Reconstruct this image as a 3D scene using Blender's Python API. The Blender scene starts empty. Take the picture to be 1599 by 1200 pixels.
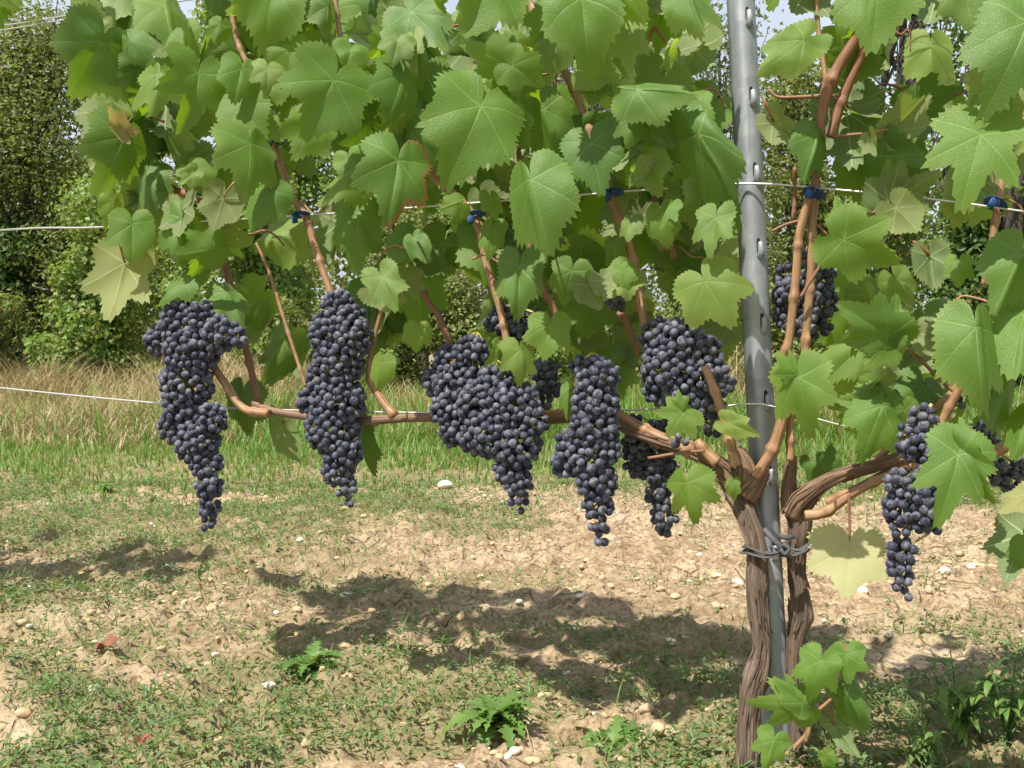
import bpy, math, random
import numpy as np
from mathutils import Vector, Matrix
random.seed(7); rng = np.random.default_rng(7)
SC = bpy.context.scene; COL = SC.collection
# ------------------------------------------------------------------ camera
F = 1554.0; H = 0.59; PITCH = math.atan(61/F)
cam = bpy.data.cameras.new('camera'); camo = bpy.data.objects.new('camera', cam); COL.objects.link(camo)
camo.location = (0, 0, H); camo.rotation_euler = (math.pi/2-PITCH, 0, 0)
cam.sensor_width = 36; cam.lens = 36*F/1599; cam.clip_start = 0.05; cam.clip_end = 2000
SC.camera = camo
# ------------------------------------------------------------------ light
SUN_EL, SUN_AZ = math.radians(62), math.radians(40)      # sun behind and to the left of the camera
w = bpy.data.worlds.new('World'); SC.world = w; w.use_nodes = True
nt = w.node_tree; bg = nt.nodes['Background']
sky = nt.nodes.new('ShaderNodeTexSky'); sky.sky_type = 'NISHITA'; sky.sun_disc = False
sky.sun_elevation = SUN_EL; sky.sun_rotation = math.pi+SUN_AZ
sky.air_density = 1.0; sky.dust_density = 9.0; sky.ozone_density = 1.0
sky.dust_density = 3.0
mxs = nt.nodes.new('ShaderNodeMix'); mxs.data_type = 'RGBA'; mxs.inputs[7].default_value = (5.4, 5.9, 6.5, 1)          # thin summer haze and cloud veil
cn = nt.nodes.new('ShaderNodeTexNoise'); cn.inputs['Scale'].default_value = 2.2; cn.inputs['Detail'].default_value = 5
tcw = nt.nodes.new('ShaderNodeTexCoord'); nt.links.new(tcw.outputs['Generated'], cn.inputs['Vector'])
mr = nt.nodes.new('ShaderNodeMapRange'); mr.inputs[1].default_value = .3; mr.inputs[2].default_value = .7; mr.inputs[3].default_value = .45; mr.inputs[4].default_value = .95
nt.links.new(cn.outputs[0], mr.inputs[0]); nt.links.new(mr.outputs[0], mxs.inputs[0]); nt.links.new(sky.outputs[0], mxs.inputs[6]); nt.links.new(mxs.outputs[2], bg.inputs[0]); bg.inputs[1].default_value = 0.10
sl = bpy.data.lights.new('sun', 'SUN'); sl.energy = 5.0; sl.angle = math.radians(0.8); sl.color = (1, 0.94, 0.84)
so = bpy.data.objects.new('sun', sl); COL.objects.link(so)
sd = Vector((math.sin(SUN_AZ)*math.cos(SUN_EL), math.cos(SUN_AZ)*math.cos(SUN_EL), -math.sin(SUN_EL)))
so.rotation_euler = sd.to_track_quat('-Z', 'Y').to_euler(); so.location = (-3, -5, 8)
SC.view_settings.view_transform = 'Standard'; SC.view_settings.look = 'None'
SC.view_settings.exposure = 0.66; SC.view_settings.gamma = 1
SC.cycles.max_bounces = 8; SC.cycles.transparent_max_bounces = 6
# ------------------------------------------------------------------ helpers
CO = np.array([0, 0, H]); FW = np.array([0, math.cos(PITCH), -math.sin(PITCH)]); UP = np.array([0, math.sin(PITCH), math.cos(PITCH)])
def P(px, py, dep): return CO + dep*(FW + np.array([(px-799.5)/F, 0, 0]) + UP*((600-py)/F))
def row(px): return 1.41/(0.709+0.291*max(-500, min(px, 1900))/1185)
def R(px, py, d=0.0): return P(px, py, row(px)-d)
def G(px, py):                                            # ground point under a pixel
    v = P(px, py, 1)-CO; t = H/-v[2]; return CO+v*t
def nrm(v): return v/(np.linalg.norm(v)+1e-12)
def mesh_np(name, V, faces, mats, uv=None, tint=None, smooth=True, mat_idx=None):
    """faces: list of int arrays (n,k)"""
    me = bpy.data.meshes.new(name)
    V = np.asarray(V, np.float32); faces = [np.asarray(f, np.int32) for f in faces if len(f)]
    nl = sum(f.size for f in faces); npol = sum(len(f) for f in faces)
    me.vertices.add(len(V)); me.vertices.foreach_set('co', V.ravel())
    me.loops.add(nl); li = np.concatenate([f.ravel() for f in faces]); me.loops.foreach_set('vertex_index', li)
    tot = np.concatenate([np.full(len(f), f.shape[1], np.int32) for f in faces]); st = np.concatenate([[0], np.cumsum(tot)[:-1]]).astype(np.int32)
    me.polygons.add(npol); me.polygons.foreach_set('loop_start', st); me.polygons.foreach_set('loop_total', tot)
    me.polygons.foreach_set('use_smooth', np.full(npol, smooth, bool))
    for m in (mats if isinstance(mats, (list, tuple)) else [mats]): me.materials.append(m)
    if mat_idx is not None: me.polygons.foreach_set('material_index', np.asarray(mat_idx, np.int32))
    if uv is not None:
        l = me.uv_layers.new(name='UVMap'); l.data.foreach_set('uv', np.asarray(uv, np.float32)[li].ravel())
    if tint is not None:
        a = me.attributes.new('tint', 'FLOAT_VECTOR', 'POINT'); a.data.foreach_set('vector', np.asarray(tint, np.float32).ravel())
    me.update(calc_edges=True); me.validate(); return me
def link(name, me, parent=None, **props):
    o = bpy.data.objects.new(name, me); COL.objects.link(o)
    if parent is not None: o.parent = parent
    for k, v in props.items(): o[k] = v
    return o
def empty(name, loc, label, cat, group=None):
    o = bpy.data.objects.new(name, None); COL.objects.link(o); o.location = Vector(loc); o.empty_display_size = 0.05
    o['label'] = label; o['category'] = cat
    if group: o['group'] = group
    return o
def child(name, me, root, label=None, kind=None, base=None):
    """mesh given in world coordinates becomes a child of root; base = world position of the parent"""
    b = np.array(root.location if base is None else base)
    n = len(me.vertices); c = np.empty(n*3, np.float32); me.vertices.foreach_get('co', c)
    c = (c.reshape(-1, 3)-b).astype(np.float32); me.vertices.foreach_set('co', c.ravel()); me.update()
    o = link(name, me, root)
    if label: o['label'] = label
    if kind: o['kind'] = kind
    return o
def top(name, me, label, cat, group=None):
    """mesh in world coordinates -> top-level object with its origin at its lowest middle"""
    n = len(me.vertices); c = np.empty(n*3, np.float32); me.vertices.foreach_get('co', c); c = c.reshape(-1, 3)
    b = np.array([(c[:, 0].min()+c[:, 0].max())/2, (c[:, 1].min()+c[:, 1].max())/2, c[:, 2].min()])
    me.vertices.foreach_set('co', (c-b).astype(np.float32).ravel()); me.update()
    o = link(name, me); o.location = Vector(b); o['label'] = label; o['category'] = cat
    if group: o['group'] = group
    return o
def catmull(pts, rad, step):
    pts = np.asarray(pts, float); rad = np.asarray(rad, float); q = [pts[0]*2-pts[1], *pts, pts[-1]*2-pts[-2]]
    O, RR = [], []
    for i in range(len(pts)-1):
        a, b, c, d = q[i:i+4]; n = max(2, int(np.linalg.norm(c-b)/step))
        for k in range(n):
            t = k/n; O.append(0.5*((2*b)+(-a+c)*t+(2*a-5*b+4*c-d)*t*t+(-a+3*b-3*c+d)*t**3)); RR.append(rad[i]*(1-t)+rad[i+1]*t)
    O.append(pts[-1]); RR.append(rad[-1]); return np.array(O), np.array(RR)
def tube_arrays(pts, rad, step=0.01, seg=10, shape=None, flat=None):
    """swept tube; shape(angle array, s)->radius factor; returns V, quads, uv"""
    O, RR = catmull(pts, rad, step); n = len(O)
    T = np.gradient(O, axis=0); T /= np.linalg.norm(T, axis=1)[:, None]+1e-12
    ref = np.array([0, -1, 0.13]); ref = nrm(ref-T[0]*(ref@T[0])) if abs(ref@T[0]) < .95 else nrm(np.cross(T[0], [1, 0, 0]))
    s = np.concatenate([[0], np.cumsum(np.linalg.norm(np.diff(O, axis=0), axis=1))])
    a = np.linspace(0, 2*np.pi, seg, endpoint=False); V = np.empty((n, seg, 3)); U = np.empty((n, seg, 2))
    for i in range(n):
        ref = nrm(ref-T[i]*(ref@T[i])); b = np.cross(T[i], ref)
        r = RR[i]*(shape(a, s[i]) if shape else 1.0)
        r = np.broadcast_to(r, a.shape)
        V[i] = O[i]+np.outer(r*np.cos(a), ref)*(flat[0] if flat else 1)+np.outer(r*np.sin(a), b)*(flat[1] if flat else 1)
        U[i, :, 0] = a/(2*np.pi); U[i, :, 1] = s[i]
    V = V.reshape(-1, 3); U = U.reshape(-1, 2)
    i = np.arange(n-1)[:, None]*seg; j = np.arange(seg)[None]; j2 = (j+1) % seg
    Q = np.stack([i+j, i+j2, i+seg+j2, i+seg+j], -1).reshape(-1, 4)
    V = np.vstack([V, O[0], O[-1]]); U = np.vstack([U, [0, 0], [0, s[-1]]])
    e0, e1 = len(V)-2, len(V)-1; jj = np.arange(seg); jn = (jj+1) % seg
    T3 = np.vstack([np.stack([jn, jj, np.full(seg, e0)], 1), np.stack([(n-1)*seg+jj, (n-1)*seg+jn, np.full(seg, e1)], 1)])
    return V, Q, T3, U
class MB:
    def __init__(s): s.V, s.F, s.U, s.T, s.n = [], {}, [], [], 0
    def add(s, V, faces, U=None, T=None):
        V = np.asarray(V)
        for f in faces:
            f = np.asarray(f); s.F.setdefault(f.shape[1], []).append(f+s.n)
        s.V.append(V); s.U.append(np.zeros((len(V), 2)) if U is None else U); s.T.append(np.zeros((len(V), 3)) if T is None else np.broadcast_to(T, (len(V), 3)))
        s.n += len(V); return s
    def tube(s, *a, tint=None, **k):
        V, Q, T3, U = tube_arrays(*a, **k); return s.add(V, [Q, T3], U, tint)
    def mesh(s, name, mats, smooth=True):
        return mesh_np(name, np.vstack(s.V), [np.vstack(f) for f in s.F.values()], mats, np.vstack(s.U), np.vstack(s.T), smooth)
# value noise
def vnoise(x, y, seed=0):
    xi = np.floor(x).astype(np.int64); yi = np.floor(y).astype(np.int64); fx = x-xi; fy = y-yi
    fx = fx*fx*(3-2*fx); fy = fy*fy*(3-2*fy)
    def h(a, b):
        n = (a*374761393+b*668265263+seed*974711) & 0x7fffffff; n = ((n ^ (n >> 13))*1274126177) & 0x7fffffff
        return ((n ^ (n >> 16)) & 0xffff)/65535.0
    return (h(xi, yi)*(1-fx)+h(xi+1, yi)*fx)*(1-fy)+(h(xi, yi+1)*(1-fx)+h(xi+1, yi+1)*fx)*fy
def fbm(x, y, o=4, seed=0):
    s, a, t = 0, 1, 0
    for k in range(o): s = s+a*vnoise(x*2**k, y*2**k, seed+k*17); t += a; a *= .5
    return s/t
# ------------------------------------------------------------------ node helpers
class NT:
    def __init__(s, name):
        s.m = bpy.data.materials.new(name); s.m.use_nodes = True; s.t = s.m.node_tree; s.t.nodes.clear()
        s.out = s.n('ShaderNodeOutputMaterial')
    def n(s, ty, **k):
        nd = s.t.nodes.new(ty)
        for a, b in k.items(): setattr(nd, a, b)
        return nd
    def set(s, sock, v):
        if hasattr(v, 'is_linked') or isinstance(v, bpy.types.NodeSocket): s.t.links.new(v, sock)
        else: sock.default_value = v
    def math(s, op, a, b=None, c=None, clamp=False):
        nd = s.n('ShaderNodeMath', operation=op, use_clamp=clamp); s.set(nd.inputs[0], a)
        if b is not None: s.set(nd.inputs[1], b)
        if c is not None: s.set(nd.inputs[2], c)
        return nd.outputs[0]
    def mix(s, f, a, b, blend='MIX'):
        nd = s.n('ShaderNodeMix', data_type='RGBA', blend_type=blend); s.set(nd.inputs[0], f)
        s.set(nd.inputs[6], a if not isinstance(a, tuple) else (*a, 1)[:4]); s.set(nd.inputs[7], b if not isinstance(b, tuple) else (*b, 1)[:4]); return nd.outputs[2]
    def step(s, v, lo, hi):
        nd = s.n('ShaderNodeMapRange', interpolation_type='SMOOTHSTEP'); s.set(nd.inputs[0], v); s.set(nd.inputs[1], lo); s.set(nd.inputs[2], hi); return nd.outputs[0]
    def noise(s, vec, scale, detail=4, rough=.55):
        nd = s.n('ShaderNodeTexNoise'); nd.inputs['Scale'].default_value = scale; nd.inputs['Detail'].default_value = detail; nd.inputs['Roughness'].default_value = rough
        if vec is not None: s.t.links.new(vec, nd.inputs['Vector'])
        return nd.outputs[0]
    def vor(s, vec, scale, feature='F1', out=0):
        nd = s.n('ShaderNodeTexVoronoi', feature=feature); nd.inputs['Scale'].default_value = scale
        if vec is not None: s.t.links.new(vec, nd.inputs['Vector'])
        return nd.outputs[out]
    def bump(s, h, st, dist):
        nd = s.n('ShaderNodeBump'); nd.inputs['Strength'].default_value = st; nd.inputs['Distance'].default_value = dist; s.t.links.new(h, nd.inputs['Height']); return nd.outputs[0]
    def bsdf(s, col, rough, spec=.5, normal=None, metal=0, **k):
        b = s.n('ShaderNodeBsdfPrincipled'); s.set(b.inputs['Base Color'], col if not isinstance(col, tuple) else (*col, 1)[:4]); s.set(b.inputs['Roughness'], rough)
        b.inputs['Specular IOR Level'].default_value = spec; s.set(b.inputs['Metallic'], metal)
        if normal is not None: s.t.links.new(normal, b.inputs['Normal'])
        for a, v in k.items(): s.set(b.inputs[a.replace('_', ' ')], v)
        return b.outputs[0]
    def done(s, sh): s.t.links.new(sh, s.out.inputs[0]); return s.m
    def obj(s): return s.n('ShaderNodeTexCoord').outputs['Object']
    def uv(s): return s.n('ShaderNodeTexCoord').outputs['UV']
    def xyz(s, v): nd = s.n('ShaderNodeSeparateXYZ'); s.t.links.new(v, nd.inputs[0]); return nd.outputs
    def vec(s, x, y, z=0.0):
        nd = s.n('ShaderNodeCombineXYZ'); s.set(nd.inputs[0], x); s.set(nd.inputs[1], y); s.set(nd.inputs[2], z); return nd.outputs[0]
    def tint(s): nd = s.n('ShaderNodeAttribute', attribute_name='tint'); return s.xyz(nd.outputs['Vector'])
# ------------------------------------------------------------------ materials
def make_leaf_mat():
    t = NT('vine_leaf'); x, y, _ = t.xyz(t.uv()); tx, ty, tz = t.tint()
    r = t.math('SQRT', t.math('ADD', t.math('MULTIPLY', x, x), t.math('MULTIPLY', y, y)))
    ang = t.math('ABSOLUTE', t.math('ARCTAN2', y, x))
    SP = math.radians(53)
    k = t.math('MINIMUM', t.math('ROUND', t.math('DIVIDE', ang, SP)), 2.0)
    la = t.math('SUBTRACT', ang, t.math('MULTIPLY', k, SP))
    s_ = t.math('MULTIPLY', r, t.math('COSINE', la)); p_ = t.math('ABSOLUTE', t.math('MULTIPLY', r, t.math('SINE', la)))
    nz = t.noise(t.uv(), 6, 2)
    p_w = t.math('ADD', p_, t.math('MULTIPLY', t.math('SUBTRACT', nz, .5), .02))
    wmain = t.math('SUBTRACT', .017, t.math('MULTIPLY', r, .011))
    main = t.math('SUBTRACT', 1, t.step(p_w, t.math('MULTIPLY', wmain, .45), wmain))
    fr = t.math('FRACT', t.math('DIVIDE', t.math('ADD', t.math('SUBTRACT', s_, t.math('MULTIPLY', p_, .8)), t.math('MULTIPLY', nz, .05)), .125))
    dsec = t.math('MULTIPLY', t.math('ABSOLUTE', t.math('SUBTRACT', fr, .5)), .125)
    sec = t.math('MULTIPLY', t.math('SUBTRACT', 1, t.step(dsec, .001, .0075)), t.step(r, .08, .2))
    vein = t.math('MAXIMUM', main, t.math('MULTIPLY', sec, .4))
    cell = t.vor(t.uv(), 26, 'DISTANCE_TO_EDGE')
    quilt = t.math('MINIMUM', cell, .16)
    h = t.math('ADD', t.math('MULTIPLY', quilt, 2.2), t.math('MULTIPLY', vein, -.85))
    fine = t.noise(t.uv(), 70, 3)
    h = t.math('ADD', h, t.math('MULTIPLY', fine, .22))
    back = t.n('ShaderNodeNewGeometry').outputs['Backfacing']
    big = t.noise(t.obj(), 9, 3)
    base = t.mix(t.math('ADD', t.math('MULTIPLY', big, .35), t.math('MULTIPLY', tz, .75)), (.026, .088, .009), (.140, .262, .032))  # tz sets the blade colour, from shaded dark green to sunlit light green
    yel = t.mix(t.step(big, .3, .8), (.32, .37, .07), (.60, .56, .27))
    yel = t.mix(t.step(tx, .72, .95), yel, t.mix(big, (.62, .58, .26), (.70, .66, .42)))
    base = t.mix(tx, base, yel)
    base = t.mix(t.math('MULTIPLY', t.step(cell, .0, .12), .35), t.mix(.3, base, (.16, .25, .07)), base)
    topc = t.mix(t.math('MULTIPLY', vein, .34), base, (.23, .31, .11))
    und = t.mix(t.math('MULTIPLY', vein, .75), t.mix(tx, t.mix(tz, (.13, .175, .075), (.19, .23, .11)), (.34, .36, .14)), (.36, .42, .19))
    col = t.mix(back, topc, und)
    rust = t.mix(t.noise(t.uv(), 14, 3), (.20, .045, .02), (.34, .17, .09))
    col = t.mix(t.math('MULTIPLY', ty, t.step(t.math('ADD', t.noise(t.uv(), 9, 3), ty), .75, 1.05)), col, rust)
    spot = t.math('MULTIPLY', t.step(t.noise(t.obj(), 45, 3, .6), .70, .76), .55)
    col = t.mix(spot, col, (.20, .16, .06))
    nrm_ = t.bump(h, .3, .0022)
    b = t.bsdf(col, t.math('ADD', .50, t.math('MULTIPLY', back, .25)), .36, nrm_)
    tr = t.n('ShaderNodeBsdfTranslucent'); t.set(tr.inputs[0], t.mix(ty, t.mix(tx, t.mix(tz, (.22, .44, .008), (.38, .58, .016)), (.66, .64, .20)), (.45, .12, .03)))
    vt = t.math('SUBTRACT', t.math('ADD', .20, t.math('MULTIPLY', tz, .32)), t.math('MULTIPLY', vein, .15))  # leaves coloured as shaded also let less light through
    mx = t.n('ShaderNodeMixShader'); t.set(mx.inputs[0], vt); t.t.links.new(b, mx.inputs[1]); t.t.links.new(tr.outputs[0], mx.inputs[2])
    return t.done(mx.outputs[0])
def foliage_mat(name, a, b, trans, tr=.35, rough=.5):
    t = NT(name); tx, ty, tz = t.tint(); col = t.mix(tx, a, b); col = t.mix(t.math('MULTIPLY', ty, .8), col, (.30, .21, .09))
    s = t.bsdf(col, rough, .35); n = t.n('ShaderNodeBsdfTranslucent'); t.set(n.inputs[0], t.mix(ty, trans, (.35, .22, .08)))
    mx = t.n('ShaderNodeMixShader'); mx.inputs[0].default_value = tr; t.t.links.new(s, mx.inputs[1]); t.t.links.new(n.outputs[0], mx.inputs[2]); return t.done(mx.outputs[0])
def make_berry_mat():
    t = NT('grape_skin'); o = t.obj(); geo = t.n('ShaderNodeNewGeometry'); oi = t.n('ShaderNodeObjectInfo')
    rnd = t.math('FRACT', t.math('ADD', geo.outputs['Random Per Island'], oi.outputs['Random']))
    ov = t.n('ShaderNodeVectorMath', operation='ADD'); t.t.links.new(o, ov.inputs[0]); t.t.links.new(t.vec(t.math('MULTIPLY', oi.outputs['Random'], 3.0), rnd, 0.0), ov.inputs[1])
    n1 = t.noise(ov.outputs[0], 90, 4, .6); n2 = t.noise(ov.outputs[0], 380, 2)
    bloom = t.math('MULTIPLY', t.step(t.math('ADD', n1, t.math('MULTIPLY', t.math('SUBTRACT', n2, .5), .35)), .30, .68), t.math('ADD', .30, t.math('MULTIPLY', t.math('POWER', rnd, .6), .70)))
    skin = t.mix(rnd, (.012, .012, .026), (.018, .013, .030))
    col = t.mix(bloom, skin, t.mix(rnd, (.105, .120, .155), (.180, .192, .225)))
    b = t.bsdf(col, t.math('ADD', .42, t.math('MULTIPLY', bloom, .30)), .25, t.bump(n2, .15, .0006), Sheen_Weight=.22, Sheen_Roughness=.5, Sheen_Tint=(.62, .70, 1.0, 1))
    return t.done(b)
def bark_mat(name, a, b, c, su, sv, st=.6, dist=.004, rough=.85):
    t = NT(name); u, v, _ = t.xyz(t.uv())
    vec = t.vec(t.math('MULTIPLY', t.math('COSINE', t.math('MULTIPLY', u, 6.2832)), su), t.math('MULTIPLY', t.math('SINE', t.math('MULTIPLY', u, 6.2832)), su), t.math('MULTIPLY', v, sv))
    n1 = t.noise(vec, 1, 6, .65); n2 = t.noise(t.obj(), 30, 4); n3 = t.noise(vec, 2.6, 5, .7)
    col = t.mix(t.step(n1, .36, .62), a, b); col = t.mix(t.math('MULTIPLY', t.step(n2, .5, .75), .6), col, c)
    col = t.mix(t.math('MULTIPLY', t.step(n3, .55, .42), .45), col, tuple(x*.45 for x in a))
    return t.done(t.bsdf(col, rough, .3, t.bump(t.math('ADD', n1, t.math('MULTIPLY', n3, .6)), st, dist)))
def make_ground_mat():
    t = NT('dry_soil'); o = t.obj(); tx, ty, tz = t.tint()
    n1 = t.noise(o, 1.7, 5); n2 = t.noise(o, 14, 6, .65); n3 = t.noise(o, 90, 4, .6)
    col = t.mix(t.step(n2, .35, .66), (.205, .138, .08), (.42, .31, .195)); col = t.mix(t.math('MULTIPLY', t.step(n1, .50, .66), .55), col, (.49, .39, .26)); col = t.mix(t.math('MULTIPLY', t.step(n1, .48, .34), .6), col, (.20, .155, .085))
    col = t.mix(t.math('MULTIPLY', t.step(n3, .45, .75), .35), col, (.56, .47, .35))
    col = t.mix(t.math('MULTIPLY', t.step(n3, .48, .36), .75), col, (.15, .10, .055))  # shade in the fine soil pits, put into the colour
    dv = t.n('ShaderNodeVectorMath', operation='ADD'); t.t.links.new(o, dv.inputs[0])
    nn = t.n('ShaderNodeTexNoise'); nn.inputs['Scale'].default_value = 7; t.t.links.new(o, nn.inputs['Vector'])
    sc = t.n('ShaderNodeVectorMath', operation='SCALE'); sc.inputs[3].default_value = .12; t.t.links.new(nn.outputs['Color'], sc.inputs[0]); t.t.links.new(sc.outputs[0], dv.inputs[1])
    cr = t.vor(dv.outputs[0], 9, 'DISTANCE_TO_EDGE'); crm = t.math('MULTIPLY', t.math('SUBTRACT', 1, t.step(cr, .004, .03)), t.step(n1, .46, .58))
    col = t.mix(t.math('MULTIPLY', crm, .4), col, (.11, .07, .04))
    col = t.mix(t.math('MULTIPLY', tx, .65), col, t.mix(n2, (.13, .135, .06), (.24, .20, .10)))     # olive-tinted soil under the weeds
    h = t.math('ADD', t.math('MULTIPLY', n2, 1.0), t.math('ADD', t.math('MULTIPLY', n3, .35), t.math('MULTIPLY', crm, -.3)))
    return t.done(t.bsdf(col, .95, .15, t.bump(h, 1.0, .02)))
def make_steel():
    t = NT('galvanised_steel'); o = t.obj(); v = t.vor(o, 55, 'F1', 1); n = t.noise(o, 12, 5); sx, sy, sz = t.xyz(o)
    streak = t.noise(t.vec(t.math('MULTIPLY', sx, 90), t.math('MULTIPLY', sy, 90), t.math('MULTIPLY', sz, 5)), 1, 4)
    g = t.xyz(v)[0]; col = t.mix(t.math('ADD', t.math('MULTIPLY', g, .35), t.math('MULTIPLY', streak, .5)), (.23, .25, .285), (.43, .455, .49))
    col = t.mix(t.math('MULTIPLY', t.step(n, .56, .72), .45), col, (.66, .66, .64)); col = t.mix(t.math('MULTIPLY', t.step(streak, .40, .28), .4), col, (.2, .19, .17))
    return t.done(t.bsdf(col, t.math('ADD', .38, t.math('MULTIPLY', n, .3)), .5, t.bump(n, .06, .002), metal=.45))
def plain(name, col, rough=.6, metal=0, var=.25, scale=60, bump=.2):
    t = NT(name); n = t.noise(t.obj(), scale, 4); c = t.mix(n, tuple(x*(1-var) for x in col), tuple(min(1, x*(1+var)) for x in col))
    return t.done(t.bsdf(c, rough, .4, t.bump(n, bump, .002), metal=metal))
M_LEAF = make_leaf_mat(); M_BERRY = make_berry_mat(); M_SOIL = make_ground_mat(); M_STEEL = make_steel()
M_CANE = bark_mat('cane_bark', (.25, .125, .062), (.46, .295, .165), (.18, .085, .05), 3.5, 22, .25, .0012, .5)
M_CANEB = bark_mat('brown_cane_bark', (.20, .095, .055), (.34, .18, .105), (.14, .06, .035), 3.5, 22, .25, .0012, .55)
M_ARM = bark_mat('old_wood', (.19, .12, .08), (.42, .28, .185), (.29, .15, .09), 5, 14, .8, .004)
M_BARK = bark_mat('vine_bark', (.17, .115, .085), (.50, .37, .275), (.33, .20, .125), 9, 11, 1, .008)
M_TREE = bark_mat('tree_bark', (.09, .075, .06), (.2, .17, .14), (.13, .12, .09), 4, 3, 1, .02)
M_PET = plain('leaf_stalk', (.30, .19, .075), .5); M_PETR = plain('red_leaf_stalk', (.26, .09, .055), .5)
M_STEM = plain('grape_stalk', (.38, .31, .09), .6); M_WIRE = plain('wire_zinc', (.62, .62, .60), .38, .7, .15)
M_TIE = plain('blue_plastic', (.018, .07, .21), .6, 0, .35); M_RUB = plain('black_rubber', (.075, .078, .085), .7)
M_PALE = None; M_DARK = plain('slot_shade', (.02, .02, .022), .8); M_STONE = plain('limestone', (.66, .58, .46), .9, 0, .25, 35, .6)
# ------------------------------------------------------------------ grape leaf geometry
def outline(th, deep, seed, teeth=1.0):
    rg = np.random.default_rng(seed); d = np.abs(np.degrees(th)); side = (th > 0).astype(int)
    rr = np.zeros_like(th); K = [(0, 1.0), (27, .86-.36*deep), (51, .87), (77, .75-.30*deep), (102, .70), (134, .60), (158, .47), (171, .27), (180, .07)]
    for sd_ in (0, 1):
        xs = np.array([k[0]+(rg.normal(0, 1.8) if 0 < k[0] < 170 else 0) for k in K]); ys = np.array([k[1]*(1+rg.normal(0, .035)) for k in K])
        ys[0] = 1.0
        v = np.interp(d, xs, ys); i = np.clip(np.searchsorted(xs, d)-1, 0, len(xs)-2); f = (d-xs[i])/(xs[i+1]-xs[i]+1e-9); f = np.clip(f, 0, 1)
        c = ys[i]+(ys[i+1]-ys[i])*(f*f*(3-2*f)); rr = np.where(side == sd_, .45*v+.55*c, rr)
    return rr
def leaf_arrays(deep=.3, seed=0, nth=184, rings=10, fs=0.0, cup=.16, fold=.12, wave=.05, curl=0.15, ws=1.0, tint=(0, 0, .5), rim=0.0):
    rg = np.random.default_rng(seed)
    th = np.linspace(-np.pi, np.pi, nth, endpoint=False)+1e-4; base = outline(th, deep, seed)
    per = 4; saw = np.array([0, .5, 1.0, .4])[np.arange(nth) % per] if nth >= 120 else np.array([0., 1.])[np.arange(nth) % 2]
    amp = np.repeat(rg.uniform(.4, 1.35, nth//per+1), per)[:nth]*(.10 if nth >= 120 else .09)
    edge = base*(1+(saw-.5)*amp)
    fr = np.linspace(0, 1, rings+1)[1:]**.8
    r = fr[:, None]*(base[None]*(1-fr[:, None]**6)+edge[None]*fr[:, None]**6)
    X = r*np.cos(th); Y = r*np.sin(th); Rr = np.sqrt(X*X+Y*Y)
    ph = rg.uniform(0, 6.28, 4)
    Z = -cup*Rr**2+fold*np.abs(Y)*(1-.5*Rr)+wave*Rr**2*(np.sin(3*th+ph[0])+.7*np.sin(5*th+ph[1]))-curl*np.clip(X, 0, 9)**2+wave*.35*np.sin(7*X+ph[2])*np.sin(7*Y+ph[3])
    A = np.abs(th); loc = np.abs(A-np.round(np.minimum(A/math.radians(53), 2))*math.radians(53))
    Z = Z+.026*np.sin(np.minimum(loc/math.radians(26), 1)*np.pi/2)*np.minimum(Rr, .7)        # blade swells between the ribs
    if fs:                                                                                   # one half hangs away from the midrib
        m_ = Y*np.sign(fs) > 0; A_ = abs(fs)*np.clip(np.abs(Y)/.18, 0, 1); Yn = np.where(m_, Y*np.cos(A_), Y); Z = np.where(m_, Z-np.abs(Y)*np.sin(A_), Z)
    else: Yn = Y
    V = np.stack([X, Yn*ws, Z], -1).reshape(-1, 3); V = np.vstack([V, [0, 0, 0]]); U = np.vstack([np.stack([X, Y], -1).reshape(-1, 2), [0, 0]])
    i = np.arange(rings-1)[:, None]*nth; j = np.arange(nth)[None]; jn = (j+1) % nth
    Q = np.stack([i+j, i+nth+j, i+nth+jn, i+jn], -1).reshape(-1, 4); c = len(V)-1
    T3 = np.stack([np.full(nth, c), np.arange(nth), (np.arange(nth)+1) % nth], 1)
    T = np.empty((len(V), 3)); T[:] = tint
    fe_ = np.concatenate([np.repeat(fr, nth), [0]]); T[:, 0] = T[:, 0]+np.clip((fe_-.72)*2.5, 0, 1)*rg.choice([0, .05, .12, .3])
    if rim:
        fe = np.concatenate([np.repeat(fr, nth), [0]]); T[:, 1] = np.clip((fe-.78)*5, 0, 1)*rim*(np.concatenate([np.tile((th > 0).astype(float)*.9+.1, rings), [0]]))
    return V, Q, T3, U, T
def leaf_frame(bx, by, tx, ty, d, pitch, roll, back, drow=row):
    db = drow(bx)-d; B = P(bx, by, db); T0 = P(tx, ty, db); Lp = np.linalg.norm(T0-B)
    T1 = P(tx, ty, db-math.tan(math.radians(pitch))*Lp); u = T1-B; L = np.linalg.norm(u); u = u/L
    view = nrm(CO-B); n = nrm(view-u*(view@u)); v = np.cross(n, u); a = math.radians(roll); n = n*math.cos(a)+v*math.sin(a)
    if back: n = -n
    return B, u, np.cross(n, u), n, L
def leaf_world(spec, nth=184, rings=10):
    B, u, v, n, L = leaf_frame(*spec['f']); V, Q, T3, U, T = leaf_arrays(nth=nth, rings=rings, **spec['s'])
    return B+L*(np.outer(V[:, 0], u)+np.outer(V[:, 1], v)+np.outer(V[:, 2], n)), Q, T3, U, T, (B, u, v, n, L)
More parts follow.
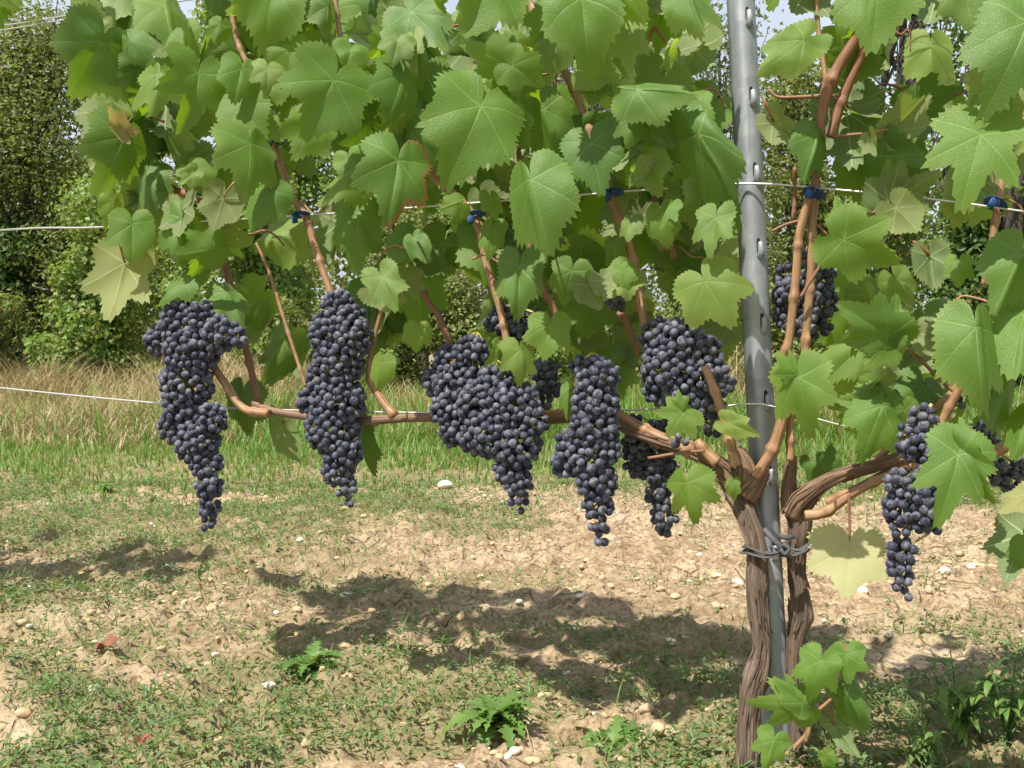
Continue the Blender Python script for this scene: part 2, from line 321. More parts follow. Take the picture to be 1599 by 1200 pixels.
def LF(bx, by, tx, ty, d=.06, ws=1.0, deep=.3, pitch=None, roll=None, back=False, yel=0.0, rim=0.0, br=0.0, cup=None, fold=None, curl=None, shade=None, label=None, stalk=True):
    if pitch is None: pitch = random.uniform(5, 42)
    if roll is None: roll = random.uniform(-34, 34)
    sh = dict(deep=min(.85, deep*1.25+random.uniform(-.05, .2)), seed=random.randrange(10**6), ws=ws*.84, cup=random.uniform(.06, .32) if cup is None else cup, fold=random.uniform(-.08, .34) if fold is None else fold,
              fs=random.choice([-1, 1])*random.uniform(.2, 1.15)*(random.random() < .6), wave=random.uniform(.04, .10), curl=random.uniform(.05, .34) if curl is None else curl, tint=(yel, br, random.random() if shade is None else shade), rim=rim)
    q = .83; bx, by, tx, ty = bx+(tx-bx)*.03, by+(ty-by)*.03, bx+(tx-bx)*(.03+q), by+(ty-by)*(.03+q)
    return dict(f=(bx, by, tx, ty, d, pitch, roll, back), s=sh, label=label, stalk=stalk)
def petiole_mesh(fr, red=True):
    B, u, v, n, L = fr; ln = L*random.uniform(.5, .8); side = random.uniform(-.5, .5)
    back_dir = nrm(-u*.6-n*.75+v*side+np.array([0, .25, .15])); b2 = nrm(back_dir+np.array([random.uniform(-.4, .4), .5, -.25]))
    p = [B-n*.002, B+back_dir*ln*.4, B+back_dir*ln*.7+b2*ln*.3]
    m = MB(); m.tube(p, [.0016, .0014, .002], step=.02, seg=6); return m.mesh('petiole', M_PETR if red else M_PET)
def add_leaves(root, specs, rest=None):
    for sp in specs:
        V, Q, T3, U, T, fr = leaf_world(sp); o = child('leaf', mesh_np('leaf', V, [Q, T3], M_LEAF, U, T), root, sp['label'])
        if sp['stalk']: child('petiole', petiole_mesh(fr, random.random() < .6), o, base=root.location)
    if rest:
        m = MB()
        for sp in rest:
            V, Q, T3, U, T, fr = leaf_world(sp, 72, 5); m.add(V, [Q, T3], U, T)
        child('leaves', m.mesh('leaves', M_LEAF), root, kind='stuff')
def cane(root, pts, wpx, d=0.0, mat=None, name='cane', node=.07, dd=None, seg=10, label=None):
    """pixel polyline -> jointed cane"""
    n = len(pts); ds = [d]*n if dd is None else dd
    W = [R(p[0], p[1], q) for p, q in zip(pts, ds)]
    rad = [(w_ if not isinstance(w_, (int, float)) else w_)*.5*row(p[0])/F for p, w_ in zip(pts, wpx if isinstance(wpx, (list, tuple)) else [wpx]*n)]
    ph = random.uniform(0, node)
    def shape(a, s):
        k = ((s+ph) % node)-node/2; return 1+.34*math.exp(-(k/.0045)**2)+.38*np.maximum(np.cos(a*1+int((s+ph)/node)*3.1), 0)**3*math.exp(-((k-.004)/.006)**2)+.02*np.sin(a*3+s*40)
    m = MB(); m.tube(W, rad, step=.004, seg=seg, shape=shape); return child(name, m.mesh(name, mat or M_CANE), root, label)
def wood(root, name, pts, wpx, mat, dd, seg=56, knots=(), rough=1.0, step=.004, strips=190):
    W = [R(p[0], p[1], q) for p, q in zip(pts, dd)]; rad = [w_*.5*row(p[0])/F for p, w_ in zip(pts, wpx)]
    rg = np.random.default_rng(random.randrange(9999)); K = [(int(rg.integers(2, 9)), rg.uniform(0, 6.28), rg.uniform(-9, 9), rg.uniform(.02, .055)) for _ in range(5)]+[(int(rg.integers(9, 30)), rg.uniform(0, 6.28), rg.uniform(-12, 12), rg.uniform(.008, .022)) for _ in range(9)]
    def shape(a, s):
        r = np.ones_like(a)
        for k, p, tw, am in K: r = r+rough*am*np.sin(k*a+p+tw*s+.9*math.sin(s*26+p)+.5*math.sin(s*71+2*p))*(.6+.4*math.sin(s*43+3*p))
        r = r+rough*.05*(np.abs(np.sin(3.5*a+5*s+1.6*math.sin(s*23)+.8*math.sin(s*57)))-.6)
        for (sk, ak, amp, wd) in knots:
            da = np.angle(np.exp(1j*(a-ak))); r = r+amp*np.exp(-((s-sk)/wd)**2)*np.exp(-(da/.75)**2)
        return r
    m = MB(); m.tube(W, rad, step=step, seg=seg, shape=shape)
    O, RR = catmull(np.array(W), np.array(rad), .006); n = len(O); tot = n*.006
    for _ in range(int(strips*tot)):
        ln = int(rg.uniform(.03, .15)/.006); i0 = int(rg.integers(-ln//2, max(1, n-ln//2))); ids = [i for i in range(max(0, i0), min(n-1, i0+ln), 2)]
        if len(ids) < 3: continue
        a0 = rg.uniform(0, 6.28); tw = rg.normal(0, .35); P_ = []
        for q, i in enumerate(ids):
            t_ = nrm(O[min(i+1, n-1)]-O[max(i-1, 0)]); e1 = nrm(np.cross(t_, [0, 1, 0.05])); e2 = np.cross(t_, e1); f_ = q/(len(ids)-1); aa = a0+tw*f_+.12*math.sin(q*.9+a0*5)
            lift = 1.0+.05*rg.random()+(.30*rg.random()*max(0, abs(f_-.5)*2-.75)*4)
            P_.append(O[i]+RR[i]*lift*(e1*math.cos(aa)+e2*math.sin(aa)))
        wd = rg.uniform(.0009, .0028); m.tube(P_, [wd*.4]+[wd]*(len(P_)-2)+[wd*.3], step=.012, seg=5)
    return child(name, m.mesh(name, mat), root)
#==BODY==
# ------------------------------------------------------------------ ground
def soil_height(x, y):
    z = .03*(fbm(x*1.3, y*1.3, 3, 3)-.5)+.026*(fbm(x*7, y*7, 4, 9)-.5)+.034*(np.maximum(fbm(x*24, y*24, 3, 21)-.48, 0)*2)+.012*(fbm(x*60, y*60, 2, 23)-.5)-.02*np.maximum(.42-fbm(x*15, y*15, 3, 29), 0)*4
    return z*np.clip(1.25-np.hypot(x, y)/14, .25, 1)
def weed_mask(x, y):
    """0 bare soil .. 1 weeds"""
    n = fbm(x*1.5+3.1, y*2.4, 4, 41); m = np.clip((n-.47)*7, 0, 1)
    near = np.clip((2.15-y)*1.9, 0, 1); m = np.maximum(m, np.clip((fbm(x*3.2, y*4.4, 3, 55)-.485+.10*near)*8, 0, 1)*(.35+.65*near))
    band = np.exp(-((y-2.75-.18*np.sin(x*1.3))/.42)**2)                     # the bare tilled strip behind the row
    left = np.clip((-.35-x)*1.3, 0, 1)
    m = m*(1-band*(1-.55*left)*.9)
    m = np.maximum(m, .9*np.clip((fbm(x*2.0, y*3.0, 3, 71)-.50)*9, 0, 1)*left*(y > 2))
    return np.clip(np.maximum(m, np.clip((y-3.75+.5*(fbm(x*2, y*2, 3, 5)-.5))*2.2, 0, 1)), 0, 1)
def axis(segs):
    out = [segs[0][0]]
    for a, b, st in segs: n = max(1, int(round((b-a)/st))); out += list(a+(b-a)*np.arange(1, n+1)/n)
    return np.array(out)
gx = axis([(-300, -60, 40), (-60, -12, 4), (-12, -3.5, .4), (-3.5, -1.6, .03), (-1.6, 1.6, .0105), (1.6, 3.5, .03), (3.5, 12, .4), (12, 60, 4), (60, 300, 40)])
gy = axis([(-40, -4, 6), (-4, .6, .4), (.6, 3.2, .0105), (3.2, 5, .02), (5, 12, .1), (12, 60, 3), (60, 900, 60)])
X, Y = np.meshgrid(gx, gy); Z = soil_height(X, Y); wm = weed_mask(X, Y)
nx, ny = len(gx), len(gy); i = np.arange(ny-1)[:, None]*nx; j = np.arange(nx-1)[None]
Q = np.stack([i+j, i+j+1, i+nx+j+1, i+nx+j], -1).reshape(-1, 4)
V = np.stack([X, Y, Z], -1).reshape(-1, 3); T = np.zeros((len(V), 3)); T[:, 0] = wm.ravel()
link('ground', mesh_np('ground', V, [Q], M_SOIL, None, T), kind='structure')
def gz(x, y): return float(soil_height(np.array([x]), np.array([y]))[0])
# ------------------------------------------------------------------ steel post
def post_x(py): return 1159+.0485*py
pt, pb = (R(post_x(-160), -160), R(post_x(1205), 1205))
ax = nrm(pt-pb); hgt = np.linalg.norm(pt-pb)
side = nrm(np.cross(np.array([0, 1, 0]), ax)); fro = np.cross(side, ax)
fro = fro if fro[1] < 0 else -fro; yaw = math.radians(-12)
side, fro = nrm(side*math.cos(yaw)+fro*math.sin(yaw)), nrm(fro*math.cos(yaw)-side*math.sin(yaw))
if side[0] < 0: side = -side
prof = [(-.0185, .020), (-.0195, .004), (-.0188, -.006), (-.0165, -.0125), (-.0125, -.0165), (-.007, -.0188), (0, -.0195), (.007, -.0188), (.0125, -.0165), (.0165, -.0125), (.0188, -.006), (.0195, .004), (.0185, .020), (.0140, .020), (.0172, .004), (.0150, -.0085), (.011, -.0138), (0, -.0172), (-.011, -.0138), (-.0150, -.0085), (-.0172, .004), (-.0140, .020)]
post = empty('steel_post', pb, 'grey galvanised steel vineyard post with stamped wire hooks standing between two vine trunks', 'post')
zs = np.linspace(-.12, hgt, 60); PV = np.array([[pb+ax*z-pb+side*a-fro*b for a, b in [(a*.86, b*.86) for a, b in prof]] for z in zs]).reshape(-1, 3); k = len(prof)
i = np.arange(59)[:, None]*k; j = np.arange(k)[None]; jn = (j+1) % k
bo = link('post_body', mesh_np('post_body', PV, [np.stack([i+j, i+jn, i+k+jn, i+k+j], -1).reshape(-1, 4)], M_STEEL, smooth=True), post)
for py in (-82, 35, 158, 275, 392, 508, 627, 742, 860):
    c = R(post_x(py), py)-pb; z0 = float(c@ax); c = ax*z0+fro*.0168+side*(-.001)
    m = MB(); m.tube([c-ax*.013-fro*.002, c-ax*.010+fro*.003, c-ax*.003+fro*.0055, c+ax*.005+fro*.0052, c+ax*.0095+fro*.0042], [.0042, .0044, .0042, .0038, .0026], step=.002, seg=12, flat=(.45, 1))
    link('wire_hook', m.mesh('wire_hook', M_STEEL), post)
    m = MB(); a = np.linspace(0, 2*np.pi, 20, endpoint=False); r = np.where(np.sin(a) > 0, 1, 1)
    V = np.array([c+side*.0056*math.cos(t)+ax*(.0115*math.sin(t)+.004)+fro*(.0004-.0016*abs(math.cos(t))) for t in a]+[c+ax*.004+fro*.0006]); m.add(V, [np.stack([np.arange(20), (np.arange(20)+1) % 20, np.full(20, 20)], 1)])
    link('hook_slot', m.mesh('hook_slot', M_DARK), post)  # flat dark disc paints the shade inside the slot opening
# ------------------------------------------------------------------ wires
def wire(pts, dd, wpx, label):
    W = [R(x, y, d) for (x, y), d in zip(pts, dd)]; m = MB(); m.tube(W, [wpx*.5*row(p[0])/F for p in pts], step=.03, seg=8)
    return top('trellis_wire', m.mesh('trellis_wire', M_WIRE), label, 'wire', 'trellis wires')
wire([(-420, 560), (0, 606), (260, 631), (430, 640), (700, 645), (960, 641), (1120, 636), (1188, 631), (1300, 661), (1599, 735), (1900, 800)], [0, 0, 0, .012, .012, .012, .02, .024, .02, .0, 0], 2.8, 'low steel wire along the vine arm, held in a lower hook of the post')
wire([(-420, 395), (0, 360), (160, 355), (500, 335), (850, 309), (1040, 295), (1168, 287), (1290, 295), (1500, 317), (1900, 375)], [0, 0, 0, 0, 0, .01, .024, .02, .03, .03], 3.2, 'middle steel wire carrying the blue ties and crossing the bright upper part of the post')
wire([(-420, 100), (0, 41), (90, 27), (500, -35), (1160, -95), (1599, -150)], [-.02]*6, 2.2, 'upper one of the twin thin wires leaving the top left corner')
wire([(-420, 112), (0, 48), (90, 33), (500, -28), (1160, -89), (1599, -142)], [-.035]*6, 2.2, 'lower one of the twin thin wires leaving the top left corner')
# ------------------------------------------------------------------ vines: wood
def vine(px, label): g = R(px, 1190); return empty('grapevine', (g[0], g[1], 0), label, 'grapevine')
LV = vine(1180, 'grapevine with its trunk left of the steel post and canes spreading left')
RV = vine(1245, 'grapevine with its knotty trunk right of the steel post, arm bending right')
wood(LV, 'trunk', [(1163, 1225), (1167, 1165), (1170, 1115), (1180, 1060), (1190, 1012), (1184, 945), (1183, 900), (1180, 850), (1166, 806), (1152, 770), (1142, 738)], [31, 27, 28, 34, 25, 29, 30, 27, 29, 36, 32], M_BARK, [.07, .065, .06, .055, .05, .05, .05, .045, .035, .02, .015], 96,
     knots=[(.15, 1.2, .3, .016), (.155, 3.9, .3, .018), (.27, 4.5, .2, .014), (.43, .8, .3, .02), (.435, 3.2, .25, .018)])
wood(LV, 'arm', [(1156, 775), (1135, 742), (1105, 716), (1070, 699), (1035, 690), (990, 672), (955, 660)], [38, 31, 24, 21, 19, 17, 15], M_ARM, [.02]*7, 40, rough=.9)
wood(LV, 'head_spur', [(1158, 765), (1166, 742), (1160, 718), (1150, 700)], [38, 33, 23, 15], M_ARM, [.025, .03, .03, .03], 40)
wood(LV, 'head_spur', [(1165, 770), (1184, 748), (1192, 728)], [40, 26, 18], M_ARM, [.03, .035, .04], 32)
wood(RV, 'trunk', [(1246, 1225), (1245, 1160), (1243, 1100), (1241, 1040), (1244, 1000), (1250, 945), (1243, 895), (1244, 850), (1249, 815), (1242, 785)], [30, 26, 26, 25, 26, 33, 24, 26, 33, 35], M_BARK, [.0]*10, 96,
     knots=[(.235, 1.4, .4, .012), (.245, 4.6, .3, .013), (.36, .3, .25, .02)])
wood(RV, 'arm', [(1238, 806), (1252, 782), (1285, 757), (1325, 739), (1365, 728), (1400, 716), (1440, 706)], [30, 35, 22, 17, 15, 13, 11], M_ARM, [.005, .01, .02, .03, .04, .05, .05], 40)
wood(RV, 'head_spur', [(1236, 800), (1231, 765), (1233, 735), (1237, 712)], [32, 22, 18, 15], M_ARM, [0, 0, 0, 0], 32)
# left vine canes
cane(LV, [(1085, 706), (1040, 688), (1000, 668), (966, 648), (930, 640), (860, 645), (800, 640)], [24, 20, 17, 15, 12, 9, 6], .02, M_CANE, 'arm_cane')
cane(LV, [(720, 651), (640, 653), (560, 658), (520, 655), (480, 651), (430, 643), (392, 630)], [15, 14, 14, 13, 12, 12, 10], .015, M_ARM, 'fruiting_cane', node=.11)
cane(LV, [(960, 652), (880, 655), (800, 660), (716, 651)], [15, 14, 14, 15], -.01, M_ARM, 'fruiting_cane', node=.11)
cane(LV, [(420, 646), (380, 638), (352, 600), (326, 560), (318, 540)], [14, 13, 12, 11, 8], .03)
cane(LV, [(404, 627), (390, 570), (375, 505), (352, 420), (336, 365), (318, 320), (258, 285), (243, 230), (240, 150), (252, 60)], [10, 11, 12, 12, 12, 11, 11, 10, 8, 6], -.03, M_CANEB)
cane(LV, [(478, 604), (455, 535), (437, 478), (418, 420), (400, 380)], [6, 6, 6, 5, 4], -.02, M_CANE)
cane(LV, [(530, 490), (518, 462), (495, 395), (478, 340), (455, 305), (428, 225), (400, 130), (370, 60), (350, -60)], [12, 12, 12, 12, 11, 10, 9, 9, 8], .0)
cane(LV, [(618, 652), (596, 625), (578, 590), (582, 540), (600, 470)], [14, 14, 12, 8, 6], .015)
cane(LV, [(708, 556), (688, 500), (668, 470), (650, 430), (632, 395), (612, 350)], [10, 10, 10, 9, 9, 8], -.05, M_CANEB)
cane(LV, [(792, 535), (780, 480), (760, 415), (744, 350), (690, 285), (640, 240), (560, 160), (530, 50), (520, -60)], [12, 12, 12, 13, 13, 11, 10, 8, 7], .02)
cane(LV, [(798, 440), (778, 402), (755, 360), (740, 340)], [10, 11, 11, 10], -.01)
cane(LV, [(880, 520), (858, 470), (834, 425), (829, 390), (824, 330), (806, 215), (796, 140)], [11, 11, 12, 11, 10, 9, 7], .0, M_CANEB)
cane(LV, [(1010, 520), (1003, 490), (986, 395), (955, 310), (925, 215), (905, 160), (872, 92), (836, 25), (815, -40)], [13, 13, 13, 13, 12, 13, 13, 12, 10], .02)
cane(LV, [(1000, 555), (978, 505), (965, 488)], [11, 11, 9], -.04, M_CANEB)
cane(LV, [(1052, 405), (1046, 370), (1022, 305), (1010, 250), (1000, 190)], [10, 11, 11, 9, 8], -.03, M_CANEB)
cane(LV, [(1150, 728), (1140, 690), (1126, 640), (1112, 600), (1100, 572)], [18, 16, 15, 13, 12], .055, label='short orange shoot rising in front of the bunch beside the post')
cane(LV, [(1120, 724), (1098, 702), (1088, 688)], [18, 16, 13], .045)
cane(LV, [(1180, 745), (1205, 705), (1221, 655), (1226, 600), (1222, 560), (1232, 530), (1243, 430), (1248, 370), (1262, 310)], [16, 18, 17, 16, 13, 13, 13, 13, 13], .045)
cane(LV, [(1012, 716), (1060, 708), (1100, 704)], [5, 5, 5], .06, M_CANEB, 'tendril', node=9)
cane(LV, [(1040, 65), (1022, 45), (1012, 65), (1000, 90), (985, 120)], [5, 6, 6, 6, 6], .02, M_CANE, 'side_shoot')
# right vine canes
cane(RV, [(1234, 720), (1236, 640), (1256, 560), (1258, 530), (1266, 430), (1268, 360), (1274, 300)], [12, 12, 13, 13, 13, 13, 12], .03)
cane(RV, [(1272, 304), (1276, 250), (1282, 190), (1292, 140), (1312, 100), (1343, 48), (1370, -30)], [12, 9, 15, 19, 17, 17, 14], .035, M_CANEB)
cane(RV, [(1298, 215), (1310, 170), (1330, 120), (1355, 66), (1380, 0), (1400, -60)], [16, 16, 15, 14, 12, 10], .025, M_CANEB)
cane(RV, [(1273, -40), (1276, 30), (1283, 80), (1290, 130)], [8, 8, 8, 9], .03)
cane(RV, [(1287, 150), (1250, 152), (1215, 152), (1200, 140)], [7, 6, 5, 4], .035, M_CANEB, 'tendril', node=9)
cane(RV, [(1302, 214), (1340, 210), (1390, 208), (1425, 225), (1440, 250)], [5, 5, 5, 4, 4], .03, M_CANEB, 'leaf_shoot', node=9)
cane(RV, [(1240, 345), (1241, 300), (1241, 262)], [7, 7, 6], .02, M_CANEB)
cane(RV, [(1205, 362), (1225, 352), (1250, 346), (1275, 352), (1293, 368)], [4, 5, 6, 5, 3], .03, M_CANEB, 'tendril', node=9)
cane(RV, [(1250, 465), (1262, 445), (1278, 420), (1292, 395)], [5, 5, 5, 4], .05, M_CANEB, 'tendril', node=9)
cane(RV, [(1258, 806), (1290, 800), (1330, 772), (1375, 748), (1420, 730), (1450, 700), (1480, 640), (1500, 600), (1510, 540)], [17, 15, 14, 14, 13, 13, 13, 13, 10], .05)
cane(RV, [(1290, 786), (1340, 762), (1385, 738), (1420, 715), (1460, 690), (1520, 690)], [14, 13, 13, 12, 10, 8], .03)
cane(RV, [(1355, 730), (1400, 690), (1440, 655), (1490, 610), (1500, 570)], [11, 11, 12, 12, 10], .02)
cane(RV, [(1533, 718), (1565, 700), (1599, 684), (1660, 660)], [20, 19, 18, 17], .03)
cane(RV, [(1536, 446), (1546, 400), (1552, 360), (1560, 310), (1572, 250), (1599, 190), (1630, 120)], [9, 10, 11, 11, 11, 11, 10], .02)
cane(RV, [(1410, 540), (1440, 565), (1475, 600), (1495, 615)], [5, 6, 6, 6], .04, M_CANEB, 'leaf_shoot', node=9)
cane(RV, [(1228, 1180), (1262, 1140), (1240, 1108)], [7, 7, 4], .03, M_CANE, 'sucker_shoot')
cane(RV, [(1258, 1160), (1270, 1120), (1300, 1090), (1325, 1060)], [6, 6, 5, 4], .04, M_CANE, 'sucker_shoot')
cane(RV, [(1326, 770), (1326, 800), (1327, 830), (1325, 858)], [5, 4, 4, 4], .06, M_CANEB, 'leaf_shoot', node=9)
# ------------------------------------------------------------------ vines: leaves
L1 = [LF(158, 62, 120, 163, .16, 1.15, .15, 20, 28, fold=.05, shade=.1), LF(193, 212, 165, 306, .14, 1.1, .2, 22, 22, shade=.2), LF(197, 208, 162, 170, .17, .7, .1, 10, -20, True, yel=.8, br=.42, shade=.9, label='brown dried leaf flap'),
 LF(311, 112, 302, 208, .15, 1.15, .55, 20, 25, shade=.6), LF(377, 106, 366, 162, .12, 1.0, .1, 25, 5, shade=.8), LF(216, 104, 212, 166, .08, 1.0, .1, shade=.3), LF(256, 6, 268, 70, .1, 1.05, .1, 35, 0, shade=.9, yel=.1),
 LF(346, 38, 337, 73, .1, 1.0, .2, shade=.8), LF(428, -20, 404, 78, .1, .95, .15, 18, -10, shade=.8), LF(390, 222, 392, 316, .15, 1.15, .35, 22, 25, shade=.5), LF(374, 160, 414, 218, .1, 1.0, .15, 25, 0, shade=.8),
 LF(177, 38, 172, 68, .12, 1.0, .1, yel=.3), LF(202, 62, 231, 104, .1, .9, .1, shade=.4), LF(522, 122, 474, 226, .19, 1.15, .3, 20, 8, fold=.08, shade=.5), LF(490, 192, 458, 252, .13, 1.1, .2, 25, 0, shade=.8),
 LF(548, 78, 538, 120, .12, 1.1, .3, 30, shade=.9), LF(598, 62, 585, 92, .13, 1.1, .3, shade=.8), LF(622, 62, 612, 100, .13, 1.1, .3, yel=.15), LF(600, 108, 586, 152, .13, .9, .3, shade=.9), LF(628, 118, 618, 180, .12, 1.0, .2, shade=.5), LF(645, 60, 640, 108, .1, .6, .2, yel=.35),
 LF(775, -40, 725, 52, .16, 1.05, .2, 30, 0, shade=.6), LF(640, 18, 700, 70, .07, .9, .2, shade=.1), LF(512, 8, 508, 62, .06, 1, .2, yel=.1), LF(752, 162, 706, 281, .2, 1.05, .15, 28, 5, fold=.06, shade=.6), LF(740, 150, 715, 95, .17, .7, .2, 10, 10, shade=.5),
 LF(622, 248, 607, 360, .18, 1.0, .3, 24, 8, rim=.85, shade=.3), LF(577, 245, 490, 320, .12, .75, .2, 25, -10, yel=.12, shade=.8), LF(580, 188, 512, 246, .05, .9, .2, shade=.0),
 LF(797, 102, 706, 62, .16, .85, .4, 10, 0, shade=.8), LF(798, 103, 852, 135, .165, 1.1, .4, 15, 0, shade=.9), LF(798, 108, 816, 152, .15, .9, .3, shade=.5), LF(802, 98, 800, 42, .14, .8, .3, 5, shade=.2),
 LF(829, 277, 858, 399, .22, .95, .25, 22, 0, fold=.1, shade=.5), LF(908, -8, 918, 99, .18, .95, .15, 26, 0, shade=.7), LF(965, -35, 1000, 33, .17, 1.2, .2, 30, shade=.9), LF(937, 108, 930, 164, .1, 1.25, .3, 15, 20, shade=.3),
 LF(992, 142, 1096, 146, .17, .95, .1, 25, 10, shade=.4), LF(848, 168, 888, 250, .09, .9, .2, shade=.6), LF(922, 222, 938, 306, .11, 1.0, .3, 25, shade=.2), LF(1005, 246, 1022, 304, .11, 1.1, .25, 28, shade=.8), LF(985, 190, 975, 246, .1, 1.1, .2, shade=.4),
 LF(1010, 172, 1052, 238, .12, .9, .2, shade=.1), LF(1078, 163, 1082, 222, .1, 1.0, .2, 28, shade=.8), LF(1088, 205, 1190, 336, .14, .38, .2, 20, 30, shade=.1), LF(1072, -12, 1088, 56, .1, 1.0, .3, shade=.4), LF(985, 30, 990, 80, .05, .9, .2, 20, 0, True, yel=.35),
 LF(1045, -10, 1030, 60, .04, 1.0, .2, 15, 0, True, yel=.2), LF(1100, 437, 1148, 515, .13, 1.2, .3, 25, 0, yel=.14, shade=1, label='bright yellow-green leaf overlapping the post'), LF(1032, 330, 1036, 386, .1, .9, .1, 20, shade=.9), LF(985, 345, 978, 378, .09, 1.0, .2, yel=.15),
 LF(812, 415, 806, 507, .12, .8, .15, 18, shade=.4), LF(858, 506, 848, 566, .11, 1.1, .15, 22, shade=.9), LF(893, 422, 878, 482, .1, 1.1, .3, shade=.4), LF(812, 545, 820, 603, .12, 1.1, .4, 25, yel=.2, shade=1), LF(780, 540, 775, 575, .13, .8, .3, yel=.15),
 LF(652, 514, 650, 553, .09, 1.15, .1, 15, 0, yel=.12, shade=1), LF(597, 565, 590, 612, .1, .95, .1, 15, 0, yel=.12, shade=1), LF(1068, 645, 1040, 684, .12, 1.5, .8, 20, 0, yel=.05, shade=.9), LF(1066, 640, 1058, 606, .12, .8, .6, 10, 0, shade=.9),
 LF(1074, 752, 1088, 826, .12, 1.25, .6, 18, 0, yel=.06, shade=1), LF(1145, 755, 1146, 785, .06, .8, .2, shade=.9), LF(1136, 660, 1188, 682, .09, .7, .2, yel=.2, shade=1), LF(888, 610, 882, 660, .1, .5, .2, shade=.8), LF(560, 676, 576, 760, -.03, .65, .1, 5, -20, shade=0),
 LF(440, 660, 458, 742, -.05, .6, .2, 5, 30, True), LF(380, 615, 374, 692, -.04, .85, .2, 5, shade=.0), LF(196, 408, 168, 528, .1, .85, .45, 10, -8, True, yel=.5, shade=.7, fold=.1, label='pale yellow-green leaf seen from below'), LF(206, 348, 208, 417, .13, 1.0, .15, 20, shade=.6), LF(178, 312, 166, 360, .1, .8, .1, yel=.15),
 LF(284, 338, 272, 418, .1, .85, .2, 22, shade=.5), LF(292, 425, 240, 482, .08, 1.0, .3, 20, shade=.4), LF(350, 308, 328, 373, .09, .95, .1, 10, 0, True, yel=.15), LF(420, 296, 388, 358, .1, 1.1, .15, 20, shade=.3), LF(352, 455, 384, 506, .04, .8, .2, shade=.3),
 LF(232, 268, 234, 330, .03, .9, .2, shade=.2), LF(300, 262, 332, 290, .07, 1.1, .2, shade=.9), LF(560, 330, 545, 432, .05, .75, .2, 15, shade=.4), LF(640, 370, 600, 410, .03, 1, .2, shade=.3), LF(646, 372, 660, 405, .06, .8, .1, shade=.0), LF(720, 318, 690, 330, .1, 1.3, .2, yel=.1, shade=.9), LF(770, 355, 762, 402, .09, .8, .2, shade=.8)]
